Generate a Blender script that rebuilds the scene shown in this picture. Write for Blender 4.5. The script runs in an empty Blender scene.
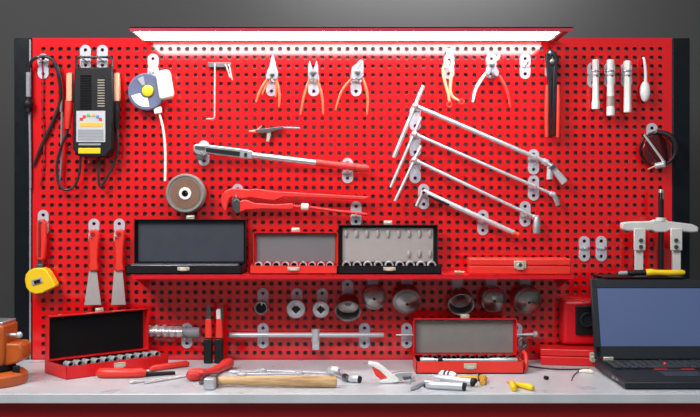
import bpy, bmesh, math, random
from mathutils import Vector, Matrix, Quaternion
random.seed(7)
sc = bpy.context.scene
C = sc.collection
PI = math.pi
# ------------------------------------------------------------------ place
# board front plane is y = 0, room towards -y; bench top at z = 0.9
D, F, CX, CY, ZC = 2.7, 912.0, 350.0, 208.5, 1.353
ZB = 0.9065
def kk(Y): return (D + Y) / F
def W(px, py, Y=0.0):
    k = kk(Y)
    return Vector(((px - CX) * k, Y, ZC - (py - CY) * k))
def B(px, py, z=ZB):
    """point of the bench top (or of a plane at height z) seen at px, py"""
    d = (ZC - z) * F / (py - CY)
    return Vector(((px - CX) * d / F, d - D, z))
S = kk(0)
GX0, GPX, GY0, GPY = 187.1 - 17 * 8.446, 8.446, 49.05, 8.68     # hole grid
NCOL, NROW = 74, 36

# ------------------------------------------------------------------ materials
def mat(name, col, rough=0.5, metal=0.0, var=0.12, scale=40.0, coat=0.0, emit=0.0, spec=None, bump=0.0, rvar=0.1):
    m = bpy.data.materials.new(name); m.use_nodes = True
    nt = m.node_tree; bs = nt.nodes['Principled BSDF']
    tc = nt.nodes.new('ShaderNodeTexCoord'); no = nt.nodes.new('ShaderNodeTexNoise')
    no.inputs['Scale'].default_value = scale; no.inputs['Detail'].default_value = 4
    nt.links.new(tc.outputs['Object'], no.inputs['Vector'])
    mx = nt.nodes.new('ShaderNodeMix'); mx.data_type = 'RGBA'
    c = tuple(col)
    mx.inputs['A'].default_value = tuple(max(0, x * (1 - var)) for x in c) + (1,)
    mx.inputs['B'].default_value = tuple(min(1, x * (1 + var)) for x in c) + (1,)
    nt.links.new(no.outputs['Fac'], mx.inputs['Factor'])
    nt.links.new(mx.outputs['Result'], bs.inputs['Base Color'])
    mr = nt.nodes.new('ShaderNodeMapRange')
    mr.inputs['To Min'].default_value = max(0.03, rough - rvar); mr.inputs['To Max'].default_value = min(1, rough + rvar)
    nt.links.new(no.outputs['Fac'], mr.inputs['Value']); nt.links.new(mr.outputs['Result'], bs.inputs['Roughness'])
    bs.inputs['Metallic'].default_value = metal
    if coat: bs.inputs['Coat Weight'].default_value = coat; bs.inputs['Coat Roughness'].default_value = 0.12
    if spec is not None: bs.inputs['Specular IOR Level'].default_value = spec
    if emit:
        bs.inputs['Emission Color'].default_value = c + (1,); bs.inputs['Emission Strength'].default_value = emit
    if bump:
        bp = nt.nodes.new('ShaderNodeBump'); bp.inputs['Strength'].default_value = bump; bp.inputs['Distance'].default_value = 0.001
        nt.links.new(no.outputs['Fac'], bp.inputs['Height']); nt.links.new(bp.outputs['Normal'], bs.inputs['Normal'])
    return m
M = {}
M['board'] = mat('board_red_enamel', (0.70, 0.006, 0.009), 0.12, var=0.03, rvar=0.02, scale=6, spec=1.0)
M['red'] = mat('red_enamel', (0.72, 0.012, 0.014), 0.32, var=0.05)
M['canopy'] = mat('canopy_shaded_red', (0.36, 0.008, 0.022), 0.4, var=0.04)  # red darkened so the front lip's shade is in the colour
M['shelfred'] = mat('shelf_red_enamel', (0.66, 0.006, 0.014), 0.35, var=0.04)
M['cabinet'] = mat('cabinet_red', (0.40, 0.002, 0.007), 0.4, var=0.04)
M['redplastic'] = mat('red_plastic', (0.76, 0.035, 0.022), 0.38, var=0.06)
M['redrubber'] = mat('red_rubber', (0.68, 0.035, 0.03), 0.42, var=0.08)
M['wrenchred'] = mat('wrench_red_paint', (0.72, 0.028, 0.024), 0.35, var=0.08)
M['darkred'] = mat('dark_red_plastic', (0.33, 0.01, 0.012), 0.3)
M['orange'] = mat('orange_grip', (0.78, 0.115, 0.045), 0.4, var=0.06)
M['vise'] = mat('vise_orange', (0.44, 0.085, 0.010), 0.42, var=0.45, scale=22, bump=0.3)
M['wall'] = mat('grey_wall', (0.04, 0.04, 0.041), 0.85, var=0.12, scale=2.5)
M['floor'] = mat('concrete_floor', (0.22, 0.21, 0.2), 0.6, var=0.2, scale=5)
M['post'] = mat('black_post', (0.006, 0.008, 0.011), 0.35, var=0.1, spec=0.15)
M['backing'] = mat('grey_backing', (0.22, 0.19, 0.19), 0.8, var=0.1)
M['steel'] = mat('bright_steel', (0.60, 0.61, 0.63), 0.33, 0.85, var=0.05, scale=30)
M['satin'] = mat('satin_chrome', (0.56, 0.58, 0.61), 0.34, 0.4, var=0.05)
M['darksteel'] = mat('dark_steel', (0.16, 0.165, 0.17), 0.35, 0.9, var=0.2)
M['cup'] = mat('brushed_cup_steel', (0.36, 0.34, 0.33), 0.33, 1.0, var=0.18, scale=30)
M['zinc'] = mat('zinc_plate', (0.54, 0.56, 0.63), 0.3, 0.2, var=0.06)
M['cast'] = mat('pale_cast_steel', (0.66, 0.65, 0.63), 0.42, 0.15, var=0.08)
M['plier'] = mat('plier_steel', (0.30, 0.32, 0.35), 0.4, 0.5, var=0.1)
M['ivory'] = mat('ivory_grip', (0.52, 0.38, 0.21), 0.45, var=0.05)
M['label'] = mat('pale_label', (0.52, 0.53, 0.55), 0.45, var=0.03, spec=0.3)
M['gloss'] = mat('glossy_grey_foam', (0.07, 0.075, 0.09), 0.25, var=0.3, scale=25)
M['wire'] = mat('hook_wire', (0.60, 0.61, 0.63), 0.3, 0.8)
M['blade'] = mat('scraper_steel', (0.46, 0.44, 0.43), 0.45, 0.3, var=0.06)
M['black'] = mat('black_plastic', (0.010, 0.010, 0.012), 0.42, var=0.2, spec=0.25)
M['blackmatte'] = mat('black_foam', (0.006, 0.006, 0.007), 0.8, var=0.3, spec=0.15)
M['cable'] = mat('black_cable', (0.02, 0.02, 0.022), 0.35, var=0.2)
M['greycable'] = mat('grey_cable', (0.20, 0.20, 0.21), 0.4)
M['greyplastic'] = mat('grey_plastic', (0.26, 0.27, 0.30), 0.45)
M['liner_blue'] = mat('blue_grey_liner', (0.044, 0.049, 0.068), 0.45, var=0.05)
M['liner_grey'] = mat('grey_liner', (0.155, 0.165, 0.175), 0.5, var=0.05)
M['liner_light'] = mat('light_grey_liner', (0.38, 0.36, 0.345), 0.5, 0.0, var=0.06)
M['liner_warm'] = mat('warm_grey_liner', (0.215, 0.20, 0.19), 0.6, var=0.14, scale=35)
M['white'] = mat('white_plastic', (0.80, 0.79, 0.76), 0.4, var=0.03)
M['cream'] = mat('cream_plastic', (0.82, 0.76, 0.62), 0.4, var=0.04)
M['copper'] = mat('copper', (0.83, 0.42, 0.26), 0.4, 0.35, var=0.12)
M['brass'] = mat('brass', (0.62, 0.50, 0.28), 0.35, 0.6, var=0.1)
M['latch'] = mat('nickel_latch', (0.66, 0.61, 0.50), 0.35, 0.5, var=0.1)
M['yellow'] = mat('yellow_plastic', (0.86, 0.56, 0.012), 0.4, var=0.05)
M['amber'] = mat('amber_plastic', (0.62, 0.32, 0.02), 0.35, var=0.1)
M['blue'] = mat('slate_blue', (0.02, 0.026, 0.068), 0.5, var=0.15, spec=0.15)
M['paleblue'] = mat('pale_blue', (0.11, 0.13, 0.22), 0.5, var=0.06, spec=0.2)
M['stone'] = mat('abrasive_brown', (0.19, 0.105, 0.07), 0.9, var=0.25, scale=150, bump=0.6)
M['stonerim'] = mat('abrasive_grey', (0.22, 0.20, 0.185), 0.9, var=0.25, scale=150, bump=0.6)
M['bench'] = mat('pale_worktop', (0.50, 0.53, 0.56), 0.3, var=0.2, scale=11, bump=0.05)
M['laptop'] = mat('charcoal_laptop', (0.014, 0.018, 0.023), 0.42, var=0.1, spec=0.3)
M['key'] = mat('key_caps', (0.035, 0.038, 0.045), 0.35)
M['screen'] = mat('laptop_screen', (0.055, 0.082, 0.18), 0.35, var=0.04, scale=3, emit=0.38)
M['glass'] = mat('dark_mirror_glass', (0.28, 0.05, 0.055), 0.08, 0.85)
M['tube'] = mat('lamp_diffuser', (1.0, 0.98, 0.97), 0.4, var=0.0, emit=14.0)
M['lblue'] = mat('mark_blue', (0.08, 0.25, 0.6), 0.5); M['lgreen'] = mat('mark_green', (0.1, 0.5, 0.12), 0.5)
M['lgrey'] = mat('mark_grey', (0.30, 0.31, 0.34), 0.5); M['lorange'] = mat('mark_orange', (0.9, 0.45, 0.05), 0.5)
M['beige'] = mat('mark_beige', (0.34, 0.29, 0.25), 0.5)
def wood():
    m = bpy.data.materials.new('ash_wood'); m.use_nodes = True; nt = m.node_tree; bs = nt.nodes['Principled BSDF']
    tc = nt.nodes.new('ShaderNodeTexCoord'); mp = nt.nodes.new('ShaderNodeMapping'); mp.inputs['Scale'].default_value = (9, 90, 90)
    no = nt.nodes.new('ShaderNodeTexNoise'); no.inputs['Scale'].default_value = 1.3; no.inputs['Detail'].default_value = 6
    rp = nt.nodes.new('ShaderNodeValToRGB')
    rp.color_ramp.elements[0].color = (0.30, 0.15, 0.06, 1); rp.color_ramp.elements[0].position = 0.3
    rp.color_ramp.elements[1].color = (0.64, 0.41, 0.19, 1); rp.color_ramp.elements[1].position = 0.62
    nt.links.new(tc.outputs['Object'], mp.inputs['Vector']); nt.links.new(mp.outputs['Vector'], no.inputs['Vector'])
    nt.links.new(no.outputs['Fac'], rp.inputs['Fac']); nt.links.new(rp.outputs['Color'], bs.inputs['Base Color'])
    bs.inputs['Roughness'].default_value = 0.5
    return m
M['wood'] = wood()
def knurl():
    m = bpy.data.materials.new('knurled_chrome'); m.use_nodes = True; nt = m.node_tree; bs = nt.nodes['Principled BSDF']
    bs.inputs['Base Color'].default_value = (0.7, 0.7, 0.71, 1); bs.inputs['Metallic'].default_value = 0.7; bs.inputs['Roughness'].default_value = 0.3
    return m
M['knurl'] = knurl()

# ------------------------------------------------------------------ mesh helpers
def root_loc(o):
    while o is not None and o.parent is not None: o = o.parent
    return o.location.copy() if o is not None else Vector((0, 0, 0))
def smooth_path(pts, n=6):
    pts = [Vector(p) for p in pts]
    if len(pts) < 3: return pts
    out = []
    for i in range(len(pts) - 1):
        p0 = pts[max(i - 1, 0)]; p1 = pts[i]; p2 = pts[i + 1]; p3 = pts[min(i + 2, len(pts) - 1)]
        for j in range(n):
            t = j / n
            out.append(0.5 * ((2 * p1) + (p2 - p0) * t + (2 * p0 - 5 * p1 + 4 * p2 - p3) * t * t + (3 * p1 - p0 - 3 * p2 + p3) * t ** 3))
    out.append(pts[-1]); return out
class MB:
    def __init__(s, world=True): s.v = []; s.f = []; s.world = world
    def add(s, vs, fs):
        b = len(s.v); s.v += [Vector(v) for v in vs]; s.f += [[b + i for i in f] for f in fs]; return s
    def box(s, c, size, R=None):
        c = Vector(c); hx, hy, hz = [a / 2 for a in size]
        vs = [Vector((x, y, z)) for x in (-hx, hx) for y in (-hy, hy) for z in (-hz, hz)]
        if R is not None: vs = [R @ v for v in vs]
        return s.add([c + v for v in vs], [(0, 1, 3, 2), (4, 6, 7, 5), (0, 4, 5, 1), (2, 3, 7, 6), (0, 2, 6, 4), (1, 5, 7, 3)])
    def bx(s, x0, x1, y0, y1, z0, z1): return s.box(((x0 + x1) / 2, (y0 + y1) / 2, (z0 + z1) / 2), (abs(x1 - x0), abs(y1 - y0), abs(z1 - z0)))
    def boxpx(s, x0, y0, x1, y1, Yf, Yb):
        a = W(x0, y0, Yf); b = W(x1, y1, Yf); return s.bx(a.x, b.x, Yf, Yb, b.z, a.z)
    def sweep(s, pts, rs, n=10, closed=False, caps=True, flat=1.0, up=None):
        pts = [Vector(p) for p in pts]; N = len(pts)
        if not isinstance(rs, (list, tuple)): rs = [rs] * N
        elif len(rs) != N:
            m = len(rs) - 1; rs = [rs[min(int(i / (N - 1) * m), m - 1)] * (1 - (i / (N - 1) * m - min(int(i / (N - 1) * m), m - 1))) + rs[min(int(i / (N - 1) * m), m - 1) + 1] * (i / (N - 1) * m - min(int(i / (N - 1) * m), m - 1)) for i in range(N)]
        T = []
        for i in range(N):
            a = pts[(i - 1) % N] if (closed or i > 0) else pts[i]; b = pts[(i + 1) % N] if (closed or i < N - 1) else pts[i]
            t = (b - a); T.append(t.normalized() if t.length > 1e-9 else Vector((0, 0, 1)))
        u = Vector(up) if up else (Vector((0, 1, 0)) if abs(T[0].y) < 0.9 else Vector((0, 0, 1)))
        vs = []; fs = []
        for i in range(N):
            u = (u - T[i] * u.dot(T[i])).normalized(); w = T[i].cross(u)
            for j in range(n):
                a = 2 * PI * (j + 0.5) / n
                vs.append(pts[i] + (u * math.cos(a) * flat + w * math.sin(a)) * rs[i])
        for i in range(N if closed else N - 1):
            for j in range(n):
                i2 = (i + 1) % N; j2 = (j + 1) % n
                fs.append((i * n + j, i * n + j2, i2 * n + j2, i2 * n + j))
        if caps and not closed:
            fs.append(tuple(range(n))[::-1]); fs.append(tuple((N - 1) * n + j for j in range(n)))
        return s.add(vs, fs)
    def cyl(s, p0, p1, r0, r1=None, n=16): return s.sweep([p0, p1], [r0, r0 if r1 is None else r1], n)
    def tubepx(s, path, Y, rpx, n=10, sm=6, flat=1.0):
        Ys = Y if isinstance(Y, (list, tuple)) else [Y] * len(path)
        pts = [W(p[0], p[1], y) for p, y in zip(path, Ys)]; k = kk(Ys[0])
        r = [q * k for q in rpx] if isinstance(rpx, (list, tuple)) else rpx * k
        return s.sweep(smooth_path(pts, sm) if sm else pts, r, n, flat=flat)
    def lathe(s, c, axis, prof, n=24, closed=False):
        c = Vector(c); a = Vector(axis).normalized()
        u = a.orthogonal().normalized() if abs(a.z) > 0.99 else a.cross(Vector((0, 0, 1))).normalized()
        w = a.cross(u); vs = []; fs = []
        for r, h in prof:
            for j in range(n):
                t = 2 * PI * j / n; vs.append(c + a * h + (u * math.cos(t) + w * math.sin(t)) * max(r, 1e-5))
        m = len(prof)
        for i in range(m if closed else m - 1):
            for j in range(n):
                i2 = (i + 1) % m; j2 = (j + 1) % n
                fs.append((i * n + j, i * n + j2, i2 * n + j2, i2 * n + j))
        if not closed:
            fs.append(tuple(range(n))[::-1]); fs.append(tuple((m - 1) * n + j for j in range(n)))
        return s.add(vs, fs)
    def sphere(s, c, r, sc=(1, 1, 1), n=16):
        c = Vector(c); m = n // 2; vs = []; fs = []
        for i in range(m + 1):
            th = PI * i / m
            for j in range(n):
                ph = 2 * PI * j / n
                rr = max(math.sin(th), 1e-4)
                vs.append(c + Vector((r * sc[0] * rr * math.cos(ph), r * sc[1] * rr * math.sin(ph), r * sc[2] * math.cos(th))))
        for i in range(m):
            for j in range(n):
                j2 = (j + 1) % n; fs.append((i * n + j, (i + 1) * n + j, (i + 1) * n + j2, i * n + j2))
        return s.add(vs, fs)
    def poly(s, pts, ext):
        """closed outline (list of Vectors) extruded by vector ext"""
        n = len(pts); e = Vector(ext)
        return s.add(list(pts) + [Vector(p) + e for p in pts], [tuple(range(n)), tuple(range(2 * n - 1, n - 1, -1))] + [(i, n + i, n + (i + 1) % n, (i + 1) % n) for i in range(n)])
    def prism(s, out, Yf, Yb): return s.poly([W(x, y, Yf) for x, y in out], (0, Yb - Yf, 0))
    def build(s, name, m, parent=None, bevel=0.0, smooth=True, seg=2):
        off = root_loc(parent) if (s.world and parent is not None) else Vector((0, 0, 0))
        me = bpy.data.meshes.new(name); me.from_pydata([v - off for v in s.v], [], s.f); me.update()
        bm = bmesh.new(); bm.from_mesh(me); bmesh.ops.recalc_face_normals(bm, faces=bm.faces); bm.to_mesh(me); bm.free()
        if smooth:
            me.polygons.foreach_set('use_smooth', [True] * len(me.polygons)); me.set_sharp_from_angle(angle=math.radians(38))
        me.materials.append(M[m] if isinstance(m, str) else m)
        o = bpy.data.objects.new(name, me); C.objects.link(o)
        if parent is not None: o.parent = parent
        if bevel:
            b = o.modifiers.new('Bevel', 'BEVEL'); b.width = bevel; b.segments = seg; b.limit_method = 'ANGLE'; b.angle_limit = math.radians(40)
        return o
def tag(o, label, cat, group=None):
    o['label'] = label; o['category'] = cat
    if group: o['group'] = group
    return o
def thing(name, label, cat, loc=(0, 0, 0), rz=0.0, group=None):
    o = bpy.data.objects.new(name, None); C.objects.link(o); o.empty_display_size = 0.02
    o.location = Vector(loc); o.rotation_euler = (0, 0, rz); return tag(o, label, cat, group)
def dup(root, loc, rz, label, group=None):
    r = root.copy(); C.objects.link(r); r.location = Vector(loc); r.rotation_euler = (root.rotation_euler[0], root.rotation_euler[1], rz); r['label'] = label
    if group: r['group'] = group
    for ch in list(root.children):
        c = ch.copy(); C.objects.link(c); c.parent = r
        for g in list(ch.children):
            d = g.copy(); C.objects.link(d); d.parent = c
    return r
def struct(o): o['kind'] = 'structure'; return o
ORD = ['first', 'second', 'third', 'fourth', 'fifth', 'sixth', 'seventh', 'eighth', 'ninth', 'tenth', 'eleventh', 'twelfth']

# ------------------------------------------------------------------ setting
struct(MB().bx(-3.2, 3.2, 0.45, 0.55, 0, 3.2).build('wall_back', 'wall'))
struct(MB().bx(-3.2, 3.2, -3.6, 0.45, -0.1, 0).build('floor', 'floor'))

# bench: cabinet body and continuous worktop
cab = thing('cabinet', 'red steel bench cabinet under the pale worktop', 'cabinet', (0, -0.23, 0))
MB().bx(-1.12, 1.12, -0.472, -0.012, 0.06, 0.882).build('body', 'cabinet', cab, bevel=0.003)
MB().bx(-1.10, 1.10, -0.42, -0.03, 0.0, 0.06).build('plinth', 'black', cab)
for i in range(4):
    x0 = -1.11 + i * 0.555
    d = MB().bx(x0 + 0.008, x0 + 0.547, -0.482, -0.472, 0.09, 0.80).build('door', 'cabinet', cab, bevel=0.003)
    MB().cyl((x0 + 0.49, -0.498, 0.5), (x0 + 0.49, -0.498, 0.66), 0.006).bx(x0 + 0.485, x0 + 0.495, -0.498, -0.482, 0.505, 0.515).bx(x0 + 0.485, x0 + 0.495, -0.498, -0.482, 0.645, 0.655).build('handle', 'steel', d)
wt = tag(MB().bx(-1.15, 1.15, -0.503, -0.004, ZB - 0.024, ZB).build('worktop', 'bench', bevel=0.0025), 'long pale grey worktop carrying the loose tools and laptop', 'worktop')

# perforated board with real holes
def make_board():
    X0 = W(32.5, 0).x; X1 = W(672, 0).x; Z1 = W(0, 38).z; Z0 = 0.9075
    gx = [W(GX0 + i * GPX, 0).x for i in range(NCOL)]; gz = [W(0, GY0 + j * GPY).z for j in range(NROW)]
    px, pz = GPX * S / 2, GPY * S / 2; th = 0.0025; r = 0.0066
    v = []; f = []
    inn = [(math.copysign(abs(math.cos(a)) ** 0.75, math.cos(a)) * r, math.copysign(abs(math.sin(a)) ** 0.75, math.sin(a)) * r) for a in [k * PI / 4 for k in range(8)]]
    outp = [(1, 0), (1, 1), (0, 1), (-1, 1), (-1, 0), (-1, -1), (0, -1), (1, -1)]
    for cx in gx:
        for cz in gz:
            b = len(v)
            for (a, c) in outp: v.append((cx + a * px, 0, cz + c * pz))
            for (a, c) in inn: v.append((cx + a, 0, cz + c))
            for (a, c) in inn: v.append((cx + a, th, cz + c))
            for (a, c) in outp: v.append((cx + a * px, th, cz + c * pz))
            for k in range(8):
                q = (k + 1) % 8
                f.append((b + k, b + q, b + 8 + q, b + 8 + k)); f.append((b + 8 + k, b + 8 + q, b + 16 + q, b + 16 + k)); f.append((b + 16 + k, b + 16 + q, b + 24 + q, b + 24 + k))
    ax0, ax1 = gx[0] - px, gx[-1] + px; az1, az0 = gz[0] + pz, gz[-1] - pz
    for (a, b2, c, d) in ((X0, ax0, Z0, Z1), (ax1, X1, Z0, Z1), (ax0, ax1, az1, Z1), (ax0, ax1, Z0, az0)):
        for y in (0, th):
            b = len(v); v += [(a, y, c), (b2, y, c), (b2, y, d), (a, y, d)]; f.append((b, b + 1, b + 2, b + 3))
    for (a, b2) in (((X0, Z0), (X1, Z0)), ((X1, Z0), (X1, Z1)), ((X1, Z1), (X0, Z1)), ((X0, Z1), (X0, Z0))):
        b = len(v); v += [(a[0], 0, a[1]), (b2[0], 0, b2[1]), (b2[0], 0.02, b2[1]), (a[0], 0.02, a[1])]; f.append((b, b + 1, b + 2, b + 3))
    m = MB(); m.add(v, f); return m, X0, X1, Z0, Z1
pb = thing('pegboard', 'tall red perforated tool board between two black posts', 'pegboard', (0, 0.02, 0))
bmb, X0, X1, BZ0, BZ1 = make_board()
bmb.build('perforated_panel', 'board', pb, smooth=False)
MB().bx(X0 + 0.002, X1 - 0.002, 0.012, 0.016, BZ0, BZ1 - 0.001).build('back_panel', 'backing', pb)
for a, b, hi in ((14, 31.8, 1), (672.6, 690, -1)):
    xa, xb = W(a, 0).x, W(b, 0).x
    p = MB().bx(xa, xb, 0.0, 0.07, 0, BZ1).build('post', 'post', pb, bevel=0.0025)
    xm = xb - 0.004 if hi > 0 else xa + 0.022
    if hi > 0: MB().bx(xm - 0.0025, xm + 0.0025, -0.003, 0.0005, 0, BZ1 - 0.005).build('edge_highlight', 'greyplastic', p)  # grey strip standing in for the highlight along the left post's edge

# lamp under a red canopy
lt = thing('bench_light', 'long white strip light under a red canopy along the board top', 'lamp', (0, -0.1, 1.86))
cz = 1.8490
cn = MB().bx(W(130, 0, -0.19).x, W(573, 0, -0.19).x, -0.193, -0.001, cz, cz + 0.003)
cn.bx(W(130, 0, -0.19).x, W(573, 0, -0.19).x, -0.193, -0.190, cz - 0.0095, cz + 0.003)
cn.build('canopy', 'canopy', lt)
lx0, lx1 = -0.595, 0.576
MB().bx(lx0, lx1, -0.182, -0.058, cz - 0.009, cz - 0.0005).build('diffuser', 'tube', lt, bevel=0.002)
MB().bx(lx0 - 0.008, lx0 - 0.001, -0.182, -0.058, cz - 0.010, cz - 0.0005).build('end_cap', 'white', lt, bevel=0.003)
MB().bx(lx1 + 0.001, lx1 + 0.012, -0.182, -0.058, cz - 0.010, cz - 0.0005).build('end_cap', 'white', lt, bevel=0.003)

# ------------------------------------------------------------------ peg hooks
def snap(px, py):
    return GX0 + round((px - GX0) / GPX) * GPX, GY0 + round((py - GY0) / GPY) * GPY
def half_plate(mb, cx, cz, sgn, w, h, Yf, Yb, rh):
    """one half of the stadium plate, with a round hole"""
    N = 24; hz = cz + sgn * h * 0.30; outer = []; inner = []
    for k in range(N):
        a = 2 * PI * k / N; dx, dz = math.cos(a), math.sin(a) * 1.0
        best = 1e9
        # sides
        if abs(dx) > 1e-6: best = min(best, (w / 2) / abs(dx))
        zz = dz * sgn
        if zz < -1e-6: best = min(best, (h * 0.30) / -zz)
        else:
            # round cap centred so that top is at h/2
            cc = h / 2 - w / 2 - h * 0.30; R = w / 2
            bb = zz * cc; q = bb * bb - (cc * cc - R * R)
            if q > 0:
                t = bb + math.sqrt(q)
                zt = t * zz
                if zt >= cc: best = min(best, t) if abs(dx) < 1e-6 else t
        outer.append((cx + dx * best, hz + dz * best)); inner.append((cx + dx * rh, hz + dz * rh))
    vs = [Vector((x, Yf, z)) for x, z in outer] + [Vector((x, Yf, z)) for x, z in inner] + [Vector((x, Yb, z)) for x, z in outer] + [Vector((x, Yb, z)) for x, z in inner]
    fs = []
    for k in range(N):
        q = (k + 1) % N
        fs += [(k, q, N + q, N + k), (2 * N + k, 3 * N + k, 3 * N + q, 2 * N + q), (N + k, N + q, 3 * N + q, 3 * N + k), (k, 2 * N + k, 2 * N + q, q)]
    mb.add(vs, fs)
HG = 'zinc peg hooks on the red board'
def hook(label, px, py, prong=None, reach=0.045, clip=None):
    x, y = snap(px, py); c = W(x, y, 0)
    t = thing('peg_hook', label, 'hook', c, 0, HG)
    w, h = 0.032, 0.075
    m = MB(); half_plate(m, c.x, c.z, 1, w, h, -0.0035, -0.0006, 0.0052); half_plate(m, c.x, c.z, -1, w, h, -0.0035, -0.0006, 0.0052)
    m.build('plate', 'zinc', t)
    zc = W(0, prong, -0.02).z if prong is not None else c.z
    xc = c.x
    zc = min(max(zc, c.z - 0.034), c.z + 0.034)
    r = 0.0024
    if clip:
        q = W(clip[0], clip[1], -0.03); R = clip[2]
        MB().sweep([(q.x + R * math.cos(a), q.y + R * math.sin(a), q.z) for a in [2 * PI * i / 20 for i in range(20)]], 0.002, 8, closed=True).build('clip_ring', 'wire', t)
        MB().cyl((c.x, -0.003, q.z), (q.x - R * 0.6, q.y + R * 0.8, q.z), 0.0024, n=8).build('prong', 'wire', t)
        return t
    MB().sweep(smooth_path([(xc, -0.003, zc), (xc, -0.02, zc), (xc, -reach + 0.005, zc + 0.001), (xc, -reach, zc + 0.008)], 4), r, 8).bx(c.x - 0.013, c.x + 0.013, -0.006, -0.0034, zc - 0.003, zc + 0.003).build('prong', 'wire', t)
    return t

# empty hooks
hook('empty zinc peg hook near top right, between pliers and bolt cutters', 524, 67)
hook('empty zinc peg hook left of the puller, left one of the close pair', 584, 250)
hook('empty zinc peg hook left of the puller, right one of the close pair', 600, 250)

# ------------------------------------------------------------------ cord at the far left
hook('zinc peg hook holding the looped black cord at far left', 43, 66.4, 60.5)
t = thing('test_lead', 'black cord looped over the far left hook with grey sleeve and ball', 'cord', W(43, 57, -0.03))
MB().tubepx([(28.8, 73), (29.5, 66), (33, 59.5), (40, 56.6), (47, 56.8), (53.5, 61), (57.5, 71), (60, 85), (60.5, 99), (57, 112), (50, 128), (41, 147), (33.5, 166)],
            [-0.016, -0.02, -0.028, -0.03, -0.03, -0.03, -0.028, -0.022, -0.014, -0.010, -0.009, -0.008, -0.007], [1.7] * 12 + [1.1]).build('cord', 'cable', t)
MB().tubepx([(56, 63), (59.5, 74), (61.5, 92), (61, 112)], -0.012, 1.3).build('strand', 'greycable', t)
MB().tubepx([(28.6, 72.5), (28.6, 99)], -0.016, 2.6, sm=0).build('sleeve', 'greyplastic', t, bevel=0.001)
MB().sphere(W(28.2, 104, -0.018), 0.0155, (1, 0.9, 1.1)).cyl(W(28.4, 97, -0.018), W(28.2, 112, -0.018), 0.009).build('ball', 'black', t)
MB().tubepx([(29.5, 112), (30.2, 150), (30.4, 188)], -0.010, 1.2).build('probe', 'greyplastic', t)
MB().tubepx([(42, 62), (43, 85), (42.5, 110), (44, 140), (43, 170), (40, 186)], -0.008, 0.7, n=6).build('thin_line', 'darkred', t)  # thin dark red line running down from the hook

# ------------------------------------------------------------------ battery tester
hook('zinc peg hook above the battery tester, left one', 86, 57.7, 59.5)
hook('zinc peg hook above the battery tester, right one', 102, 57.7, 59.5)
t = thing('battery_tester', 'black battery tester with white label hung on two hooks', 'battery tester', W(93, 112, -0.04))
MB().prism([(74.5, 67.5), (112.5, 67), (113, 100), (112.3, 148), (105.5, 157), (78, 156), (72.8, 149), (73.2, 100)], -0.062, -0.018).build('case', 'black', t, bevel=0.004)
hd = MB(); hd.tubepx([(77, 70), (76, 60), (77.5, 57.2), (111, 57.2), (112.5, 60), (111.5, 70)], -0.026, 1.25, sm=0)
hd.build('carry_handle', 'cable', t)
lv = MB()
for i in range(14): lv.boxpx(80, 75 + i * 2.5, 91, 76.3 + i * 2.5, -0.0645, -0.0615)
lv.build('vent', 'blackmatte', t)
tk = MB()
for i in range(11): tk.boxpx(97.5, 79.5 + i * 2.6, 104.5, 80.5 + i * 2.6, -0.0632, -0.0615)
tk.build('scale_marks', 'beige', t)
lb = MB().boxpx(76.3, 110.8, 105.2, 142, -0.0632, -0.0615).build('label_plate', 'label', t)
for i, mm in enumerate(['redplastic', 'redplastic', 'lgreen', 'lorange', 'lblue', 'redplastic']):
    a = PI * (0.88 - 0.152 * i); c = W(90.8 - 10.2 * math.cos(PI - a), 121.5 - 6.5 * math.sin(a), -0.0645)
    MB().box(c, (0.0085, 0.0015, 0.0075)).build('dial_mark', mm, lb)
MB().boxpx(80, 122.5, 102.5, 126.6, -0.0642, -0.063).build('word_strip', 'lorange', lb)
g = MB()
for i in range(4): g.boxpx(78, 129.4 + i * 2.9, 103.5, 131.9 + i * 2.9, -0.0640, -0.063)
g.build('small_print', 'lgrey', lb)
MB().boxpx(78.5, 143.4, 100.5, 145.2, -0.0632, -0.0615).build('small_print', 'lgrey', t)
MB().boxpx(78.3, 148, 100.3, 153.6, -0.0640, -0.0615).build('yellow_strip', 'yellow', t, bevel=0.001)
MB().tubepx([(89, 156), (89, 163)], -0.04, [1.6, 1.0], sm=0).build('toggle', 'redrubber', t)
def clip_lead(label, xc, mgrip, xs, path, ypath, name):
    q = MB().prism([(xc - 2.8, 73), (xc + 2.8, 72.5), (xc + 3, 101), (xc - 3, 101.5)], -0.046, -0.026).build('jaw', 'copper', t, bevel=0.002)
    MB().tubepx([(xc, 100), (xc - xs * 0.3, 112), (xc - xs, 129)], -0.036, [3.9, 4.0, 2.2], n=12, flat=0.8).build('grip', mgrip, t)
    MB().tubepx(path, ypath, 1.35).build('lead', 'cable', t)
clip_lead('', 69, 'redplastic', 1.5, [(68, 127), (66.5, 134), (61.5, 146), (57.2, 162), (57.5, 178), (61, 187), (67.5, 190), (74.5, 186), (79, 175), (80.3, 162), (80.5, 155)], -0.028, 'red')
clip_lead('', 116, 'black', -0.5, [(116.5, 127), (117.8, 138), (117.4, 152), (112.5, 167), (104, 182), (100.2, 186.5), (98.8, 180), (99, 165), (99.3, 155)], -0.028, 'black')
MB().tubepx([(62, 112), (61.5, 135), (61, 165), (59.5, 181)], -0.02, 1.2).build('lead', 'greycable', t)

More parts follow.
